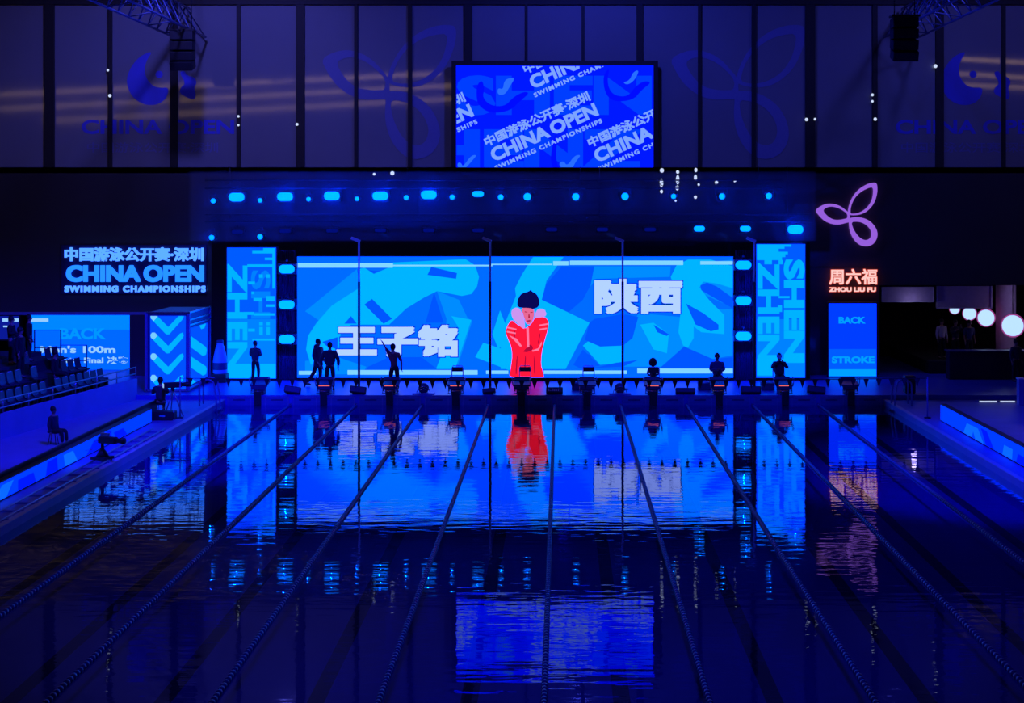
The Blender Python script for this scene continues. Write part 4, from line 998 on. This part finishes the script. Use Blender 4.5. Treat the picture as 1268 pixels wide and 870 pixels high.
def gframe(t, w_, h_):
    mb = MB(); mb.tube([(-w_/2,0,0),(-w_/2,0,h_),(w_/2,0,h_),(w_/2,0,0)], .03, 6); mb.build('frame', M_metal, t)
    MB().tube([(-w_/2,0,h_*.62),(w_/2,0,h_*.62)], .025, 6).build('cross_bar', M_metal, t)
gframe(t, 1.0, 1.75)
t.location = P(59, 0, 57.5); t.location.z = 1.05; 
t2 = thing('stand_guard_frame', 'lower guard frame left of the 100m lettering in the left stand', 'guard frame', P(91,0,57.8)); t2.location.z = .65
gframe(t2, 1.0, 1.55)
# seats
def make_seat():
    t = thing('stadium_chair', '', 'seat')
    mb = MB(); prof = [(-.2,.42),(-.18,.40),(.12,.40),(.2,.46),(.24,.62),(.27,.82)]
    vs = []
    for x in (-.21,-.1,.1,.21):
        for (y, z) in prof: vs.append((x, y, z+(.02 if abs(x) > .2 else 0)))
    n = len(prof); fs = [(i*n+j, i*n+j+1, (i+1)*n+j+1, (i+1)*n+j) for i in range(3) for j in range(n-1)]
    vs2 = [(x, y+.02, z-.025) for x, y, z in vs]; m_ = len(vs)
    mb.add(vs+vs2, fs + [tuple(i+m_ for i in reversed(f)) for f in fs] + [(j, j+m_, j+1+m_, j+1) for j in range(n-1)] + [(3*n+j, 3*n+j+1, 3*n+j+1+m_, 3*n+j+m_) for j in range(n-1)] + [(i*n+n-1, i*n+n-1+m_, (i+1)*n+n-1+m_, (i+1)*n+n-1) for i in range(3)] + [(i*n, (i+1)*n, (i+1)*n+m_, i*n+m_) for i in range(3)])
    mb.build('shell', M_seat, t)
    MB().box(-.12,.12,.255,.275,.83,.845).build('rim_highlight', M_white, t)  # white strip standing in for the highlight along the seat rim
    MB().box(-.04,.04,-.02,.1,0,.39,bev=.01).build('pedestal', M_metal, t); return t
ps = make_seat(); first = True
rot = math.atan2(side_n.y, side_n.x) - math.pi/2
rows = ['front row','second row','third row']
for r_ in range(3):
    cnt = 0
    for i in range(17):
        u = Ls-1.2-.55*i
        p = SP(u, .12+.9*(r_)+.55, rows_z[r_])
        px = VX + p.x/p.y*F
        if px < -12 or (i % 8 == 7) or any((p.xy - P(q_, 0, Yq).xy).length < .62 for q_, Yq in ((14,54),(25,53),(36,55),(68,54))): continue
        o = ps if first else copy_tree(ps); first = False
        o.location = p; o.rotation_euler.z = rot; o['group'] = 'seats in the left stand'
        num = ['farthest','second','third','fourth','fifth','sixth','seventh','eighth','ninth','tenth','eleventh','twelfth','thirteenth','fourteenth','fifteenth'][cnt]; cnt += 1
        o['label'] = f'blue seat in the {rows[r_]} of the left stand, {num + " from the far end" if cnt > 1 else "nearest the scoreboard end"}'
def stand_person(px, Y, z, label, h=1.75, rz=R(90), **kw):
    v = P(px, 0, Y); v.z = z; return person(label, v, rz, h, **kw)
stand_person(14, 54.0, 1.85, 'dark standing person at the far left edge in the stand', 1.72, top=M_black, bottom=M_black, arms=fold_arms)
stand_person(25, 53.0, 1.45, 'dark bulky person in a long coat standing among the left seats', 1.8, R(80), top=M_black, bottom=M_black, longcoat=True, hood=True)
stand_person(36, 55.0, 1.85, 'dark standing person beside the scoreboard edge in the stand', 1.7, R(100), top=M_black, bottom=M_black)
stand_person(68, 54.0, 1.05, 'dark person sitting low in the second row of the left stand', 1.7, seated=True, top=M_black, bottom=M_black)
v = foot(66, 46.2, ZS)
person('person in dark clothes sitting behind the left board below the stand', v, R(75), 1.5, seated=True)
t = thing('stool', 'low stool behind the left board', 'stool', v)
MB().lathe([(.001,.37),(.17,.37),(.18,.39),(.16,.405),(.001,.405)], (0,0,0), 16).build('seat', M_dark, t)
for a in range(4): MB().tube([(.1*math.cos(R(45+90*a)),.1*math.sin(R(45+90*a)),.38),(.17*math.cos(R(45+90*a)),.17*math.sin(R(45+90*a)),0)], .014, 6).build('leg', M_metal, t)
t = thing('floor_fence', 'low dark fence panel standing behind the left board', 'fence', (-14.3, 44, ZS))
MB().box(-.03,.03,-12,9,.05,.52,bev=.01).build('panel', M_dark, t)
for i in range(6): MB().box(-.25,.03,-11.5+4*i,-11.4+4*i,0,.06).build('foot', M_metal, t)

# ------------------------------------------------------------------ right corridor
E_gl = emit('globe_glow', 170, 205, 255, 1.3, 1.0)
M_lil = mat('pale_soffit', (.55,.5,.62), .6)
YR = 65.2
for n_, (x0, x1, y0, y1) in enumerate(((1092,1156,355,373), (1160,1228,354,381))):
    a, b = P(x0,y1,YR+n_*.3), P(x1,y0,YR+n_*.3)
    t = thing('soffit_board', f'lilac lit ceiling panel at the right, {"narrow dim one beside the orange sign" if n_ == 0 else "brighter one above the round lamps"}', 'panel', (a.x, YR+n_*.3, a.z))
    MB().box(0,b.x-a.x,0,.2,0,b.z-a.z,bev=.01).build('board', M_lil, t)
    mb = MB(); w_, h_ = b.x-a.x, b.z-a.z
    mb.box(-.02,w_+.02,-.03,.02,-.03,.03); mb.box(-.02,.03,-.03,.02,0,h_); mb.box(w_-.03,w_+.02,-.03,.02,0,h_); mb.build('edge', M_white, t)
c = P(1245.5, 0, 67.0)
struct(MB().lathe([(.44,ZD),(.44,6.5)], (c.x,c.y,0), 28).build('wall_column_right', M_lil))
for n_, (x, y, r_, Y, tx) in enumerate(((1254,403,13.2,64.5,'largest and nearest'), (1221,393.3,10.2,66.5,'second largest'), (1200.5,388,8,68.0,'third, partly hidden'), (1182,382.5,6,69.4,'smallest, under the panel'))):
    rr = r_*Y/F; c = P(x, y, Y)
    t = thing('round_lamp', f'round glowing lamp in the right corridor, {tx}', 'lamp', c, R(-20), 'round lamps in the right corridor')
    MB().lathe([(.001,-.10),(rr*.5,-.09),(rr*.85,-.05),(rr*.98,0),(.001,.01)], (0,0,0), 28, 'Y').build('globe', E_gl, t)
    MB().lathe([(rr*.99,-.06),(rr*1.1,-.05),(rr*1.1,.14),(.001,.16)], (0,0,0), 28, 'Y').build('rim', emit('pink_rim', 150, 60, 130), t)
    MB().tube([(0,.08,rr),(0,.08,6.0-c.z)], .02, 6).build('hanger', M_metal, t)
for px, Y, z, lab, top, kw in ((1166,65.6,.9,'person in a white shirt standing at the left of the right corridor group',M_whiteshirt,{}), (1183,65.2,.9,'person with raised pale sleeve in the right corridor group',M_jacket,dict(arms={'Lel':(.3,-.15,1.2),'Lwrist':(.1,-.3,1.45),'Rel':(-.3,-.1,1.2),'Rwrist':(-.2,-.3,1.3)})),
        (1200,64.9,.9,'person in dark clothes with a pale arm right of the corridor group',M_jacket2,dict(bare=True)), (1258,61.5,ZD,'dark person standing under the largest round lamp',M_jacket,{})):
    v = P(px,0,Y); v.z = z; person(lab, v, R(20), 1.72, top=top, **kw)
sbox('floor_corridor_step', M_black, P(1150,0,64.4).x, 28, 64.4, 73, ZD, .9)
t = thing('dark_bench_wall', 'long dark counter under the corridor people at the right', 'counter', P(1215,0,62.5)); t.location.z = ZD
MB().box(-1.4,2.6,-.3,.3,0,1.15,bev=.02).build('body', M_dark, t); MB().box(-1.45,2.65,-.36,.34,1.15,1.2,bev=.01).build('top', M_navy, t)
t = thing('light_strip', 'thin white lit floor strip at the far right deck', 'light strip', foot(1236, 56.6, ZS)); t.location.y = 57-.02+.0
t.location = foot(1238, 56.3, ZS)
MB().box(-.8,.8,-.05,.05,0,.06,bev=.01).build('profile', M_gmetal, t)
mb = MB(); mb.box(-.78,-.12,-.06,-.05,.015,.05); mb.box(0,.55,-.06,-.05,.015,.05); mb.box(.62,.78,-.06,-.05,.015,.05); mb.build('diffuser', E_wht, t)
t = thing('barrier_post', 'short blue barrier block at the far right edge', 'barrier', foot(1265.5, 55.5, ZS))
MB().box(-.16,.5,-.15,.15,0,.95,bev=.02).build('block', M_parapet, t); MB().box(-.18,.52,-.17,.17,.95,1.0,bev=.01).build('cap', M_white, t)
t = thing('flight_case', 'black upright trunk beside the right pool ladder', 'trunk', foot(1126, 57.6))
MB().box(-.2,.2,-.2,.2,.03,.68,bev=.03).build('body', M_dark, t); MB().box(-.21,.21,-.21,.21,.5,.53).build('band', M_metal, t)
for sx in (-.15,.15): MB().lathe([(.001,-.02),(.03,-.02),(.03,.02),(.001,.02)], (sx,-.15,.03), 10, 'X').build('wheel', M_metal, t)
# thin haze slab added round the lamp rig to give the lamps halos
hm = D.materials.new('halo_haze'); hm.use_nodes = True; nt = hm.node_tree; nt.nodes.clear()
vs_ = nt.nodes.new('ShaderNodeVolumeScatter'); vs_.inputs['Density'].default_value = .085; vs_.inputs['Color'].default_value = (.9,.9,1,1)
mo = nt.nodes.new('ShaderNodeOutputMaterial'); nt.links.new(vs_.outputs[0], mo.inputs['Volume'])
a, b = P(235,298,62.9), P(1010,212,62.9)
o = MB().box(a.x, b.x, 62.6, 63.4, a.z, b.z).build('halo_haze', hm); tag(o, 'thin blue haze added round the stage lamps for their halos', 'haze', kind='stuff')

# added glowing tubes, out of view, that mirror as warm streaks in the upper wall
E_streak = emit('warm_streak_glow', 255, 205, 150, 2.4)
def added_streak_tube(p, q, Ym, z, label, group, m=E_streak, r_=.10):
    pts = []
    for x, y in (p, q):
        Dv = (z-H)*F/(VY-y); pts.append(Vector(((x-VX)/F*Dv, 2*Ym-Dv, z)))
    t = thing('added_streak_tube', label, 'lamp', pts[0], 0, group)
    MB().tube([(0,0,0), pts[1]-pts[0]], r_, 8).build('tube', m, t)
    MB().tube([(0,0,r_+.03), pts[1]-pts[0]+Vector((0,0,r_+.03))], .05, 6).build('holder', M_metal, t)
    mb = MB()
    for f_ in (.1,.5,.9): q_ = (pts[1]-pts[0])*f_; mb.tube([q_+Vector((0,0,r_)), q_+Vector((0,0,zt-z))], .015, 5)
    mb.build('hanger', M_metal, t)
for i, (p, q) in enumerate((((0,117),(545,91)), ((0,135),(560,106)), ((55,150),(562,122)))):
    added_streak_tube(p, q, YW, (15.6,15.1,14.6)[i], f'long added unseen warm tube mirrored on the left upper wall, {("top","middle","bottom")[i]} streak', 'added streak tubes')
for i, (p, q) in enumerate((((1190,73),(1300,79)), ((1185,91),(1300,98)), ((1190,105),(1300,110)))):
    added_streak_tube(p, q, YW, 15.9-.5*i, f'added unseen warm tube mirrored on the right upper wall, {("top","middle","bottom")[i]} streak', 'added streak tubes')
bpy.context.view_layer.update()
